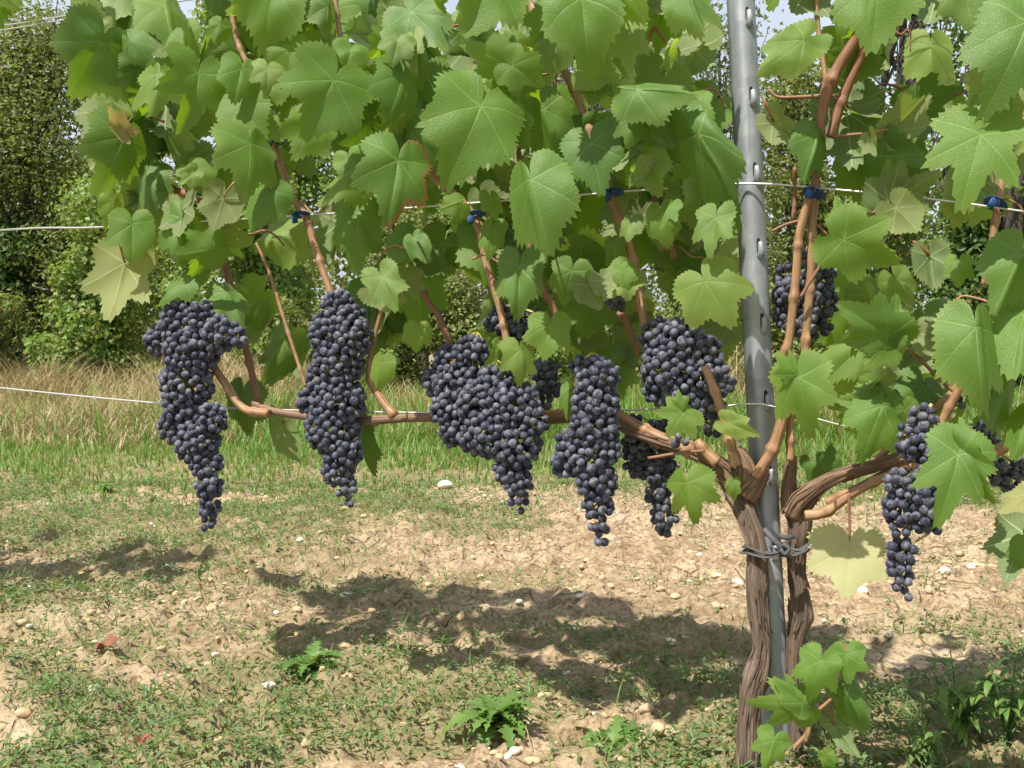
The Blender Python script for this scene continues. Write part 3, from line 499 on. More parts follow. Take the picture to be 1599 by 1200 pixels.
L2 = [LF(1258, 62, 1176, 112, .1, .75, .2, 15, -25, yel=.05, shade=.7), LF(1262, -25, 1222, 58, .02, 1.0, .3, 12, 0, True), LF(1375, -45, 1362, 72, .14, 1.05, .25, 24, 0, shade=.6), LF(1472, -40, 1440, 76, .0, 1.0, .3, 8, 0, True, shade=0), LF(1606, 30, 1562, 152, .2, .9, .15, 25, 10, shade=.3),
 LF(1532, 207, 1500, 328, .2, 1.0, .75, 22, 0, fold=.04, shade=.7), LF(1552, 132, 1480, 122, .05, 1.0, .3, 10, 0, True), LF(1362, 60, 1394, 124, .0, .9, .2, 10, 0, True, shade=0), LF(1396, 206, 1462, 150, .03, .8, .2, 5, 20, True, yel=.3), LF(1322, 168, 1384, 206, .0, .9, .2, 10, 40, True),
 LF(1322, 172, 1335, 302, -.02, .85, .25, 8, 0, True, shade=0), LF(1386, 318, 1470, 262, .06, 1.0, .5, 5, -10, True, shade=.5), LF(1384, 318, 1392, 240, .055, .9, .4, 5, 10, True, shade=.6), LF(1206, 190, 1246, 244, .05, .8, .2, 10, 20, True, yel=.2), LF(1275, 210, 1262, 268, .06, .9, .2, shade=.2),
 LF(1314, 373, 1416, 420, .18, 1.1, .5, 18, -8, shade=.7), LF(1314, 372, 1304, 294, .17, .6, .3, 8, 0, shade=.7), LF(1452, 398, 1462, 462, .06, 1.0, .05, 5, -10, True, shade=.2), LF(1389, 527, 1303, 470, .17, .85, .4, 18, 0, shade=.4), LF(1390, 525, 1402, 447, .165, .7, .3, 8, 0, shade=.5), LF(1390, 525, 1360, 578, .16, 1.0, .3, 25, yel=.05, shade=.9),
 LF(1358, 532, 1278, 592, .12, .7, .2, 15, -15, yel=.08, shade=.7), LF(1523, 508, 1536, 648, .21, .85, .15, 22, 0, fold=.05, shade=.5), LF(1497, 410, 1498, 452, .14, 1.0, .3, shade=.8), LF(1595, 395, 1548, 486, .16, .9, .2, 22, shade=.5), LF(1600, 490, 1572, 585, .15, .9, .2, shade=.6),
 LF(1247, 586, 1268, 692, .2, 1.0, .55, 18, 0, fold=.1, shade=.8, label='blistered bright green leaf beside the post'), LF(1247, 586, 1210, 548, .2, 1.1, .4, 10, 0, shade=.8), LF(1310, 575, 1335, 625, .12, 1.0, .2, yel=.2, shade=1), LF(1378, 632, 1346, 718, .15, 1.0, .4, 24, shade=.6), LF(1372, 632, 1312, 624, .14, .9, .3, 15, shade=.5),
 LF(1497, 706, 1470, 832, .26, .8, .75, 20, 10, shade=.5), LF(1499, 706, 1558, 802, .255, .7, .6, 20, -10, shade=.4), LF(1498, 705, 1500, 644, .25, .8, .4, 5, 0, shade=.5), LF(1498, 706, 1440, 735, .25, .7, .4, 10, 0, shade=.6),
 LF(1326, 852, 1318, 948, .09, 1.2, .3, 30, 0, yel=.95, shade=1, curl=.05, cup=.05, label='pale yellow leaf hanging low beside the trunk'), LF(1600, 830, 1560, 935, .2, .85, .3, 12, 0, True, shade=.1), LF(1610, 770, 1552, 822, .24, .7, .2, 5, -20, True, yel=.75, br=.3), LF(1600, 850, 1585, 890, .23, 1.2, .3, shade=.7),
 LF(1572, 590, 1550, 665, .15, .9, .2, shade=.3), LF(1605, 650, 1585, 720, .16, .9, .2, shade=.4), LF(1290, 740, 1310, 690, -.05, .9, .2, shade=.1), LF(1268, 720, 1290, 760, -.08, .9, .2, shade=.1), LF(1440, 600, 1420, 660, .02, .9, .2, shade=.0), LF(1460, 520, 1420, 570, .02, 1., .2, 10, 0, True, yel=.2),
 LF(1256, 1100, 1166, 1096, .12, .8, .75, 15, 0, shade=.7), LF(1254, 1099, 1205, 1056, .12, .7, .4, 10, 0, shade=.6), LF(1282, 1030, 1262, 1099, .12, 1.0, .4, 20, 0, shade=.7), LF(1322, 1020, 1326, 1076, .11, 1.2, .4, 18, 0, shade=.5), LF(1322, 1078, 1372, 1160, .1, .6, .2, 12, 20, shade=.1),
 LF(1208, 1155, 1190, 1208, .14, 1.1, .4, 20, 0, shade=.7), LF(1300, 1130, 1345, 1185, .08, .5, .3, 10, 0, True), LF(1290, 1180, 1305, 1210, .12, 1.0, .3, shade=.8), LF(1500, -30, 1530, 50, .1, 1.0, .3, yel=.1), LF(1215, -40, 1200, 8, .08, 1.2, .3, 25, yel=.1, shade=.9)]
GAP = [(0, 0, 118, 999), (425, 250, 500, 470), (390, 370, 470, 450), (585, 335, 705, 425), (520, 0, 600, 48), (835, 125, 905, 210), (1085, 15, 1150, 215), (1185, 0, 1310, 600), (1195, 130, 1260, 420), (1395, 60, 1500, 230), (1440, 330, 1600, 500), (860, 310, 930, 330), (1015, 385, 1060, 520), (1150, 0, 1215, 1200), (145, 300, 250, 345), (210, 420, 330, 640), (560, 500, 680, 640), (440, 430, 480, 560)]
def fill(x0, x1, y0, y1, n, lo=62, hi=112, dlo=-.08, dhi=.03, gaps=True):
    out = []
    while len(out) < n:
        cx, cy = random.uniform(x0, x1), random.uniform(y0, y1)
        if gaps and any(a-22 < cx < c+22 and b-25 < cy < e+25 for a, b, c, e in GAP): continue
        L = random.uniform(lo, hi); a = math.radians(random.gauss(90, 42))
        out.append(LF(cx-math.cos(a)*L*.4, cy-math.sin(a)*L*.4, cx+math.cos(a)*L*.6, cy+math.sin(a)*L*.6, random.uniform(dlo, dhi), random.uniform(.8, 1.1), random.uniform(.1, .5), random.uniform(-5, 35), random.uniform(-35, 35), random.random() < .35, yel=random.choice([0, 0, 0, .08, .2]), stalk=False))
    return out
def bright(x0, x1, y0, y1, n):                            # younger, smaller, yellower leaves scattered over the front
    o_ = fill(x0, x1, y0, y1, n, 34, 72, -.02, .14)
    for s in o_: s['s']['tint'] = (random.choice([0, .06, .14, .26]), 0, random.uniform(.35, 1))
    return o_
add_leaves(LV, L1+fill(140, 1100, -20, 330, 10)+fill(520, 1100, 330, 560, 4, dhi=-.05), fill(140, 1110, -20, 240, 40)+fill(200, 1110, 240, 420, 22, dhi=-.03)+fill(640, 1110, 420, 600, 12, 60, 95, -.2, -.07)+fill(560, 720, 405, 520, 6, 75, 110, -.25, -.1, False)+fill(740, 1140, 300, 490, 22, 70, 110, -.25, -.09, False)+fill(200, 440, 230, 400, 10, 70, 105, -.2, -.08, False)+fill(360, 450, 440, 580, 4, 70, 95, -.2, -.08, False)+fill(890, 1010, 520, 630, 5, 60, 85, -.22, -.1, False)+fill(1090, 1140, 510, 560, 2, 60, 85, -.2, -.1, False)+fill(380, 1110, 0, 340, 30, 70, 105, -.17, -.05, False)+bright(150, 1130, 0, 410, 80)+bright(590, 640, 430, 560, 3)+bright(860, 980, 430, 500, 4)+fill(60, 1100, -90, -40, 8, 60, 90, -.05, .15, False))  # last fill batch: unseen leaves above the frame, added to cast shade
add_leaves(RV, L2+fill(1300, 1600, 0, 120, 4)+fill(1290, 1600, 480, 700, 5, dhi=-.05), fill(1320, 1640, -20, 330, 8)+fill(1290, 1420, 180, 330, 5, 80, 120, -.2, -.06, False)+fill(1320, 1460, 430, 600, 6, 70, 100, -.22, -.1, False)+fill(1310, 1640, 430, 720, 12, 60, 100, -.18, -.04)+fill(1330, 1600, 60, 330, 12, 70, 105, -.17, -.05, False)+bright(1310, 1590, 0, 680, 30)+fill(1230, 1900, -90, -40, 8, 60, 90, -.05, .15, False)+fill(1640, 1900, -50, 700, 34, 80, 120, -.15, .15, False))  # the batch above the frame is unseen, added for its cast shade
for root_, x0, x1, y0, y1, n_ in ((LV, 230, 1090, 0, 430, 16), (RV, 1330, 1560, 0, 600, 8)):
    for k in range(n_):
        x_, y_, s_ = random.uniform(x0, x1), random.uniform(y0, y1), random.choice([-1, 1]); ln = random.uniform(40, 95); q = [(x_, y_), (x_+s_*ln*.35, y_-ln*.12), (x_+s_*ln*.7, y_+ln*random.uniform(-.2, .2)), (x_+s_*ln, y_+ln*random.uniform(-.3, .5)), (x_+s_*ln*1.02, y_+ln*random.uniform(.3, .7))]
        cane(root_, q, [4.5, 4, 3.5, 3, 2], random.uniform(-.06, .05), random.choice([M_CANEB, M_CANE, M_PETR]), 'tendril', node=9, seg=6)
# the next vine of the row: only a leaf corner reaches the frame, its shade falls on the weeds at the left
NV = empty('grapevine', R(-300, 950)*np.array([1, 1, 0]), 'neighbouring grapevine showing only leaf tips in the top left corner', 'grapevine')
wood(NV, 'trunk', [(-300, 1010), (-296, 880), (-305, 760), (-300, 640)], [48, 40, 38, 34], M_BARK, [0, 0, 0, 0])
wood(NV, 'arm', [(-300, 650), (-250, 615), (-160, 610), (-110, 612)], [34, 22, 14, 8], M_ARM, [0, 0, 0, 0])
for k in range(5): cane(NV, [(-300+40*k, 630), (-290+38*k, 450), (-300+40*k, 250), (-310+40*k, 20), (-300+42*k, -160)], [9, 10, 10, 9, 7], -.01)
add_leaves(NV, [LF(-22, -48, -8, 52, .1, .8, .2, 20, 0, shade=.6), LF(-20, -30, 26, 14, .14, .7, .2, 10, 0, yel=.1)], fill(-480, -75, -80, 470, 55, 75, 115, -.2, .16, False))
# ------------------------------------------------------------------ grape bunches
def sphere_me():
    nu, nv = 20, 12; V = [[0, 0, 1]]
    for i in range(1, nv):
        t = math.pi*i/nv
        V += [[math.sin(t)*math.cos(2*math.pi*j/nu), math.sin(t)*math.sin(2*math.pi*j/nu), math.cos(t)*1.04] for j in range(nu)]
    V.append([0, 0, -1.04]); V = np.array(V); Qs = [[1+i*nu+j, 1+(i+1)*nu+j, 1+(i+1)*nu+(j+1) % nu, 1+i*nu+(j+1) % nu] for i in range(nv-2) for j in range(nu)]
    Ts = [[0, 1+j, 1+(j+1) % nu] for j in range(nu)]+[[len(V)-1, 1+(nv-2)*nu+(j+1) % nu, 1+(nv-2)*nu+j] for j in range(nu)]
    return V, np.array(Qs), np.array(Ts)
SV, SQ, ST = sphere_me()
BER = [mesh_np('berry', SV*0.0104*s, [SQ, ST], M_BERRY) for s in (.88, 1.0, 1.1)]
def bunch(blobs, br, d, label, hang=None, loose=0.0, cells=12000):
    """blobs: (px, py, radius px); br: berry radius px"""
    blobs = [(x, y, r, d) if len(b_) == 3 else b_ for b_ in blobs for (x, y, r) in [b_[:3]]]
    dep = [row(b[0])-b[3] for b in blobs]; C = np.array([P(b[0], b[1], z) for b, z in zip(blobs, dep)])
    Rb = np.array([max(b[2]-br*.85, 1.0)*z/F for b, z in zip(blobs, dep)]); br = br*.95; rb = br*np.mean(dep)/F
    top_i = int(np.argmax(C[:, 2])); tp = C[top_i]+np.array([0, 0, Rb[top_i]]) if hang is None else R(hang[0], hang[1], d-.01)
    w_ = Rb**2+1e-9; k = rng.choice(len(blobs), cells, p=w_/w_.sum()); q = rng.normal(size=(cells, 3)); q /= np.linalg.norm(q, axis=1)[:, None]
    q[:, 1] = -np.abs(q[:, 1])*np.where(rng.random(cells) < .85, 1, -1); q[:, 1] *= .8
    pts = C[k]+q*(Rb[k]*np.where(rng.random(cells) < .75, 1, rng.uniform(.45, 1, cells)))[:, None]
    dmin = np.full(cells, 9.)
    for c, r in zip(C, Rb): dmin = np.minimum(dmin, np.linalg.norm((pts-c)/np.array([1, .8, 1]), axis=1)-r)
    ok = dmin > -rb*2.3; pts, dmin = pts[ok], dmin[ok]; pts = pts[np.argsort(-dmin+rng.random(len(dmin))*rb*1.0)]
    sel = np.empty((0, 3)); md = rb*(1.72+loose)
    for p in pts:
        if len(sel) == 0 or np.min(np.sum((sel-p)**2, 1)) > md*md: sel = np.vstack([sel, p])
    sel = sel+rng.normal(0, rb*.06, sel.shape)
    root = empty('grape_bunch', tp, label, 'grapes', 'bunches of blue-black grapes'); front = np.argsort(np.linalg.norm(sel-CO, axis=1)); sel = sel[front]
    m = MB(); ordr = sorted(range(len(blobs)), key=lambda i: -C[i][2]); main = [tp]
    for i in ordr:
        if main[-1][2]-C[i][2] > rb*1.3: main.append(C[i]*.9+main[-1]*.1)
    if len(main) < 2: main.append(tp-np.array([0, 0, .03]))
    m.tube(main, np.linspace(.0026, .0011, len(main)), step=.008, seg=6)
    mm = np.array(main)
    for p in sel[::2]:
        a = mm[np.argmin(np.linalg.norm(mm-p, axis=1)+.5*np.maximum(p[2]-mm[:, 2], 0))]; mid = (a+p)/2+np.array([0, 0, rb*.5]); m.tube([a, mid, p], [.0012, .0009, .0008], step=.02, seg=5)
    child('stalk', m.mesh('stalk', M_STEM), root)
    sc = rb/.0104
    for p in sel[:100]:
        o = link('berry', random.choice(BER), root); s = sc*random.uniform(.84, 1.1); o.location = Vector(p-tp); o.scale = (s, s, s*random.uniform(1, 1.08)); o.rotation_euler = (random.uniform(-.7, .7), random.uniform(-.7, .7), random.uniform(0, 6))
    if len(sel) > 100:
        m = MB()
        for p in sel[100:]: m.add(SV*rb*random.uniform(.9, 1.06)+p, [SQ, ST])
        child('berries', m.mesh('berries', M_BERRY), root, kind='stuff')
    return len(sel)
bunch([(285, 505, 38), (318, 500, 32), (345, 522, 32), (372, 528, 18), (252, 532, 28), (300, 550, 46), (292, 600, 44), (288, 635, 36), (272, 668, 28), (330, 655, 28), (308, 690, 38), (322, 725, 28), (326, 760, 24), (328, 792, 20), (327, 818, 16)], 6.4, .07, 'longest grape bunch at the far left, broad humped top tapering to a thin tail', (290, 470))
bunch([(528, 478, 28), (548, 500, 28), (520, 520, 40), (552, 528, 34), (530, 565, 42), (520, 595, 44), (528, 630, 46), (484, 628, 24), (520, 668, 46), (535, 705, 34), (528, 735, 28), (540, 760, 20), (545, 782, 13)], 6.4, .05, 'tall grape bunch hanging alone under the second cane, half covering the horizontal fruiting cane', (520, 462))
bunch([(738, 548, 28), (705, 565, 30), (680, 598, 25), (715, 600, 40), (745, 610, 40), (705, 640, 34), (712, 672, 28), (700, 690, 12), (725, 680, 22)], 6.5, .05, 'grape bunch spreading left behind the larger middle bunch, end of the fruiting cane in front', (745, 520))
bunch([(775, 600, 32), (755, 635, 44), (800, 635, 46), (835, 658, 24), (770, 672, 48), (805, 690, 44), (745, 685, 30), (800, 730, 32), (808, 755, 26), (810, 780, 18), (813, 794, 11)], 6.7, .10, 'wide middle grape bunch with yellow stalks showing, below the bright small leaves', (775, 562))
bunch([(785, 500, 26), (765, 505, 15), (815, 515, 28), (838, 492, 14)], 6.4, -.01, 'shaded top cluster of grapes behind the cane and the leaf above the middle bunch', (800, 478))
bunch([(850, 580, 24), (855, 605, 24), (865, 575, 16), (840, 620, 20), (848, 635, 15)], 6.4, -.02, 'small dark shaded bunch right behind the bright small leaves', (850, 555))
bunch([(905, 572, 18), (932, 590, 36), (952, 585, 20), (930, 630, 40), (928, 672, 42), (925, 712, 40), (886, 690, 22), (884, 722, 28), (950, 705, 22), (932, 752, 34), (934, 790, 27), (936, 820, 19), (936, 846, 14)], 7.0, .10, 'pointed grape bunch with a side shoulder, right of the middle bunch', (925, 552))
bunch([(1028, 525, 32), (1062, 535, 40), (1095, 552, 34), (1050, 575, 50), (1100, 585, 40), (1128, 600, 22), (1035, 605, 34), (1075, 615, 38), (1108, 640, 28), (1112, 672, 16)], 7.2, .02, 'sunlit dense grape bunch close to the left side of the steel post', (1055, 505))
bunch([(995, 690, 28), (1030, 690, 36), (1000, 720, 30), (1035, 738, 30), (1028, 772, 22), (1038, 805, 24), (1035, 828, 15), (995, 655, 14)], 6.9, -.02, 'dark shaded grape bunch under the vine arm, partly behind a two-lobed light leaf', (1015, 660))
bunch([(1058, 682, 13), (1068, 695, 12), (1050, 695, 11)], 7.2, .07, 'tiny clump of sunlit grapes in front of the vine arm', (1060, 672), .05)
bunch([(932, 452, 16), (950, 462, 15), (966, 476, 15), (925, 462, 9)], 7, .01, 'small loose cluster of few grapes up among the leaves', (950, 430), .1)
bunch([(1225, 430, 20), (1258, 415, 26), (1290, 430, 18), (1240, 460, 36), (1280, 470, 32), (1230, 495, 24), (1262, 505, 30), (1285, 515, 18)], 7, -.04, 'shaded grape bunch behind the two upright canes right of the post', (1262, 385))
bunch([(1440, 655, 26), (1415, 675, 18), (1462, 665, 16), (1430, 695, 32), (1450, 720, 26), (1405, 755, 26), (1435, 765, 36), (1465, 695, 24), (1472, 760, 26), (1408, 795, 32), (1440, 805, 30), (1405, 830, 22), (1458, 830, 12), (1408, 862, 26), (1405, 890, 24), (1410, 912, 18), (1418, 930, 10)], 7.7, .15, 'large-berried grape bunch at the right, left of the deeply cut leaf', (1455, 632))
bunch([(1535, 680, 22), (1548, 700, 18), (1562, 738, 24), (1578, 750, 22), (1590, 730, 18)], 7.4, .0, 'dark grapes behind the deeply cut leaf at the right edge', (1545, 655))
bunch([(1492, 625, 12), (1500, 632, 10), (1486, 632, 8)], 7, .0, 'few grapes tucked under the crossing orange canes at the right', (1492, 612))
# ------------------------------------------------------------------ blue ties, rubber strap
def tie(px, py, d, tilt, label, s=1.0):
    c = R(px, py, d); m = MB(); u = nrm(np.array([math.sin(tilt), 0, math.cos(tilt)])); rt = np.cross(u, [0, 1, 0]); fw = np.array([0, -1, 0]); r = .0088*s
    a = np.linspace(0, 2*np.pi, 28); 
    for z0, tw in ((0, .2),):
        ring = [c+u*(z0+.004*s*math.sin(t+tw*4)*1)+rt*r*math.cos(t)*(1.0)+fw*r*math.sin(t) for t in a]; m.tube(ring, [.0072*s]*28, step=.004, seg=10, flat=(.14, 1.0))
    e = c+fw*(r+.001)+rt*.004*s; m.tube([e, e+fw*.005+rt*.006*s-u*.004*s, e+fw*.004+rt*.008*s-u*.012*s], [.0035*s, .0042*s, .0035*s], step=.003, seg=8, flat=(.3, 1.3))
    return top('plant_tie', m.mesh('plant_tie', M_TIE), label, 'plant tie', 'blue ties on the canes')
tie(430, 221, .005, -.35, 'blue tie high on the second cane, among leaves above the middle wire')
tie(470, 336, .01, -.4, 'blue tie holding the second cane to the middle wire at the left', 1.0)
tie(742, 336, .03, -.45, 'blue tie below the big lit leaf where two canes cross the wire', 1.0)
tie(850, 56, .03, -.5, 'topmost blue tie on the long cane near the upper edge')
tie(957, 300, .03, -.3, 'blue tie half under a leaf where the long cane crosses the wire')
tie(1131, 305, .02, -.2, 'blue tie just left of the post on the middle wire', 1.0)
tie(1271, 300, .045, .1, 'blue tie binding two upright orange canes right of the post')
tie(1556, 316, .03, .25, 'blue tie on the thin cane near the right edge')
m = MB()
def loop(cx, cy, rx, d, ry=None, n=26, tilt=0.0, w=.0036):
    c = R(cx, cy, d); r = rx*row(cx)/F; ry = r if ry is None else ry*row(cx)/F
    m.tube([c+np.array([r*math.cos(t), -ry*math.sin(t), tilt*r*math.cos(t)+.002*math.sin(3*t)]) for t in np.linspace(0, 2*np.pi, n)], [w]*n, step=.006, seg=8, flat=(.4, 1))
loop(1192, 856, 29, .04, 31, tilt=-.05); loop(1191, 861, 30, .04, 32, tilt=.08, w=.004); loop(1240, 852, 20, .005, 24, tilt=.1); loop(1241, 857, 21, .005, 25, tilt=-.05, w=.0038); loop(1218, 858, 38, .02, 40, tilt=.02, w=.004)
m.tube([R(1193, 826, .055), R(1207, 842, .06), R(1222, 856, .058), R(1228, 862, .055)], [.0036, .004, .0036, .003], step=.004, seg=8, flat=(.45, 1)); m.tube([R(1216, 836, .03), R(1228, 840, .03), R(1240, 838, .02)], [.0036, .0036, .003], step=.004, seg=8, flat=(.45, 1))
m.tube([R(1222, 850, .06), R(1232, 857, .06), R(1226, 866, .06), R(1218, 858, .06)], [.003]*4, step=.003, seg=8)
top('rubber_strap', m.mesh('rubber_strap', M_RUB), 'black rubber strap knotted around the post and both vine trunks', 'strap')
# ------------------------------------------------------------------ background trees and bushes
def leaf_cloud(blobs, n, size, aspect=.55, shell=.5, seed=0, up=.3, dry=0.04, clump=0):
    """blobs: (x, y, z, rx, ry, rz); folded four-cornered leaves spread through the volume"""
    rg = np.random.default_rng(seed); B = np.array(blobs, float); w_ = (B[:, 3]*B[:, 4]*B[:, 5])**.67; k = rg.choice(len(B), n, p=w_/w_.sum())
    q = rg.normal(size=(n, 3)); q /= np.linalg.norm(q, axis=1)[:, None]; rad = rg.uniform(shell, 1, n)**.6*rg.uniform(.75, 1.12, n); c = B[k, :3]+q*rad[:, None]*B[k, 3:]
    c = c+rg.normal(0, 1, c.shape)*B[k, 3:]*.08
    if clump:
        cc = c[rg.choice(n, clump)]; kk = rg.integers(0, clump, n); c = cc[kk]+rg.normal(0, 1, (n, 3))*size*2.6
    keep = c[:, 2] > .02; c, q, k = c[keep], q[keep], k[keep]; n = len(c)
    nr = q+np.array([0, 0, up])+rg.normal(0, .65, (n, 3)); nr /= np.linalg.norm(nr, axis=1)[:, None]
    d = np.cross(nr, rg.normal(size=(n, 3))); d /= np.linalg.norm(d, axis=1)[:, None]; s = np.cross(nr, d); L = size*rg.uniform(.6, 1.3, n)[:, None]; W = L*aspect*.5
    V = np.stack([c, c+d*L*.5+s*W+nr*L*.10, c+d*L, c+d*L*.5-s*W+nr*L*.10], 1).reshape(-1, 3); i = np.arange(n)*4
    T3 = np.vstack([np.stack([i, i+1, i+2], 1), np.stack([i, i+2, i+3], 1)]); t = np.repeat(np.stack([rg.random(n), (rg.random(n) < dry)*rg.uniform(.5, 1, n), rg.random(n)], 1), 4, 0)
    return V, T3, t
M_F = {'olive': foliage_mat('olive_foliage', (.095, .13, .036), (.21, .26, .08), (.33, .40, .06)), 'bright': foliage_mat('bright_foliage', (.105, .18, .035), (.22, .32, .085), (.42, .55, .08)),
       'dark': foliage_mat('dark_foliage', (.042, .085, .020), (.095, .165, .04), (.17, .3, .03)), 'grey': foliage_mat('grey_foliage', (.09, .12, .06), (.18, .22, .11), (.2, .26, .08))}
def bk(px, py, Y): v = P(px, py, 1)-CO; return CO+v*(Y/v[1])
def tree(name, label, cat, Y, px, hw, top_py, mat, n, size, nb=10, trunk=.06, bottom=0.15, aspect=.55, shell=.4, seed=0, sparse=0, group=None, depth=.55, trunk_px=None, dry=.04):
    """px: middle column, hw: half width in px at distance Y, top_py: row of the top"""
    rg = np.random.default_rng(seed+100); base = bk(px if trunk_px is None else trunk_px, 539, Y); x0 = base[0]; cx = bk(px, 539, Y)[0]; W = hw*Y/F; hgt_ = bk(px, top_py, Y)[2]
    root = empty(name, (x0, Y, 0), label, cat, group); bl = []; br = MB()
    for k in range(nb):
        t = (k+.5)/nb; z = bottom*hgt_+(hgt_*.93-bottom*hgt_)*t; ww = W*(1-.55*max(0, t-.45)/.55)
        r = W*rg.uniform(.34, .58)*(.65 if sparse else 1); bl.append((cx+rg.uniform(-1, 1)*max(ww-r, .05), Y+rg.uniform(-1, 1)*depth*.6, z, r, depth*rg.uniform(.5, .8), min(r*rg.uniform(.6, .95), (hgt_-bottom*hgt_)*.3)))
    hub = np.array([x0+(cx-x0)*.5, Y, hgt_*.62]); br.tube([[x0, Y, -.1], [x0+rg.normal(0, .03), Y, hgt_*.2], [x0+(cx-x0)*.2+rg.normal(0, .04), Y, hgt_*.42], hub, [cx, Y, hgt_*.9]], [trunk*1.15, trunk, trunk*.9, trunk*.7, trunk*.18], step=.1, seg=10)
    for b in bl:
        st = np.array([x0, Y, max(.1, b[2]*.55)]); md = st*.5+np.array(b[:3])*.5+rg.normal(0, .06, 3); br.tube([st, md, np.array(b[:3])+rg.normal(0, .1, 3)], [trunk*.4, trunk*.26, trunk*.07], step=.12, seg=6)
        for q in range(4 if sparse else 2):
            e = np.array(b[:3])+rg.normal(0, .8, 3)*np.array(b[3:]); br.tube([md, (md+e)/2+rg.normal(0, .05, 3), e], [trunk*.14, trunk*.09, .004], step=.12, seg=5)
    child('trunk', br.mesh('trunk', M_TREE), root)
    V, T3, t = leaf_cloud(bl, n, size, aspect, shell, seed, clump=sparse, dry=dry); child('crown', mesh_np('crown', V, [T3], M_F[mat], None, t, smooth=False), root)
    return root
BG = 'trees and bushes of the hedge behind the vineyard'
tree('willow_tree', 'tall olive-green fine-leaved tree at the far left edge', 'tree', 9.9, 50, 215, -10, 'olive', 42000, .06, 30, .05, .03, .45, .2, 1, group=BG, dry=.03)
tree('willow_tree', 'olive fine-leaved tree behind the top left leaves, sky peeping through', 'tree', 12.5, 190, 130, -20, 'olive', 26000, .075, 24, .06, .06, .42, .2, 2, 0, BG)
tree('bush', 'dark ivy-covered bush low at the left edge below the olive tree', 'bush', 9.9, 20, 120, 330, 'dark', 9000, .055, 10, .03, .03, .8, .4, 3, group=BG)
tree('bush', 'green bramble bush behind the left end of the vine leaves', 'bush', 9.4, 175, 110, 300, 'bright', 11000, .052, 12, .03, .03, .85, .45, 4, group=BG)
tree('bush', 'light green bush showing through the gap left of the second cane', 'bush', 9.5, 410, 130, 255, 'bright', 12000, .055, 12, .03, .03, .85, .45, 5, group=BG)
tree('broadleaf_tree', 'leafy tree behind the upper left canopy', 'tree', 12, 390, 170, -60, 'bright', 18000, .085, 20, .09, .3, .6, .3, 6, group=BG)
tree('bush', 'olive-green dry bush seen between the second and third canes', 'bush', 9.6, 630, 120, 320, 'olive', 12000, .05, 12, .03, .03, .7, .4, 7, group=BG, dry=.05)
tree('broadleaf_tree', 'dull tree behind the middle of the canopy with a ragged top', 'tree', 12.5, 660, 150, 45, 'bright', 15000, .085, 18, .08, .3, .55, .3, 8, 160, BG)
tree('broadleaf_tree', 'grey-green tree seen through the gap beside the long cane', 'tree', 11.5, 870, 140, 60, 'grey', 15000, .075, 18, .06, .1, .5, .3, 9, 260, BG, dry=.1)
tree('bush', 'shaded bush behind the leaves left of the post', 'bush', 9.8, 880, 150, 320, 'olive', 9000, .055, 12, .03, .03, .7, .4, 10, group=BG, dry=.05)
tree('broadleaf_tree', 'thin branched tree against the sky just left of the post', 'tree', 13, 1120, 130, 15, 'grey', 4200, .09, 14, .05, .35, .55, .3, 11, 90, BG)
tree('bush', 'olive bush with dry heads right of the post behind the upright canes', 'bush', 10, 1235, 100, 75, 'olive', 14000, .06, 18, .03, .1, .6, .35, 12, 300, BG, dry=.07)
tree('bush', 'low bush behind the grapes at the post', 'bush', 9.6, 1120, 130, 330, 'bright', 8000, .055, 10, .03, .03, .7, .4, 13, group=BG, dry=.12)
tree('oak_tree', 'oak with a leaning grey trunk and sparse leaf tufts against the sky', 'tree', 12, 1440, 150, -120, 'dark', 2600, .085, 15, .16, .42, .55, .3, 14, 80, BG, trunk_px=1384)
tree('oak_tree', 'dark-trunked oak at the top right corner behind the large leaves', 'tree', 13, 1560, 130, -170, 'dark', 4200, .085, 14, .11, .45, .55, .3, 15, 120, BG, trunk_px=1515)
tree('laurel_bush', 'dense dark green bush behind the right edge of the row', 'bush', 9.2, 1530, 150, 285, 'dark', 14000, .07, 14, .03, .02, .5, .4, 16, group=BG)
tree('bush', 'mid green bush behind the underside of the large pale leaf', 'bush', 10, 1390, 130, 215, 'bright', 11000, .06, 14, .03, .05, .7, .4, 17, group=BG, dry=.08)
tree('young_tree', 'young tree with a bare grey trunk near the right edge under a blue tie', 'tree', 8.6, 1600, 80, 60, 'dark', 2200, .075, 8, .085, .5, .55, .3, 18, 70, BG, trunk_px=1566)
for k, (px, hw, tp, mt) in enumerate([(-40, 90, 430, 'olive'), (110, 80, 400, 'bright'), (280, 90, 430, 'bright'), (440, 80, 470, 'olive'), (560, 80, 460, 'bright'), (720, 90, 430, 'olive'), (860, 90, 450, 'bright'), (1010, 80, 470, 'olive'), (1180, 80, 440, 'olive'), (1330, 90, 420, 'bright'), (1480, 90, 420, 'dark'), (1640, 90, 420, 'dark')]):
    tree('bramble', 'low %s bramble clump at the hedge foot, %s' % ({'olive': 'olive', 'bright': 'light green', 'dark': 'dark green'}[mt], ['at the left frame edge', 'below the far left vine leaf', 'behind the longest bunch', 'between the two left bunches', 'right of the tall second bunch', 'behind the wide middle bunch', 'above the pointed bunch', 'behind the bunch touching the post', 'just behind the steel post', 'behind leaves right of the post', 'behind the right vine', 'at the right frame edge'][k]), 'bramble', 8.9+.25*(k % 3), px, hw, tp, mt, 4200, .048, 8, .015, .02, .85, .35, 40+k, 0, 'low brambles at the hedge foot', .4, dry=.1)
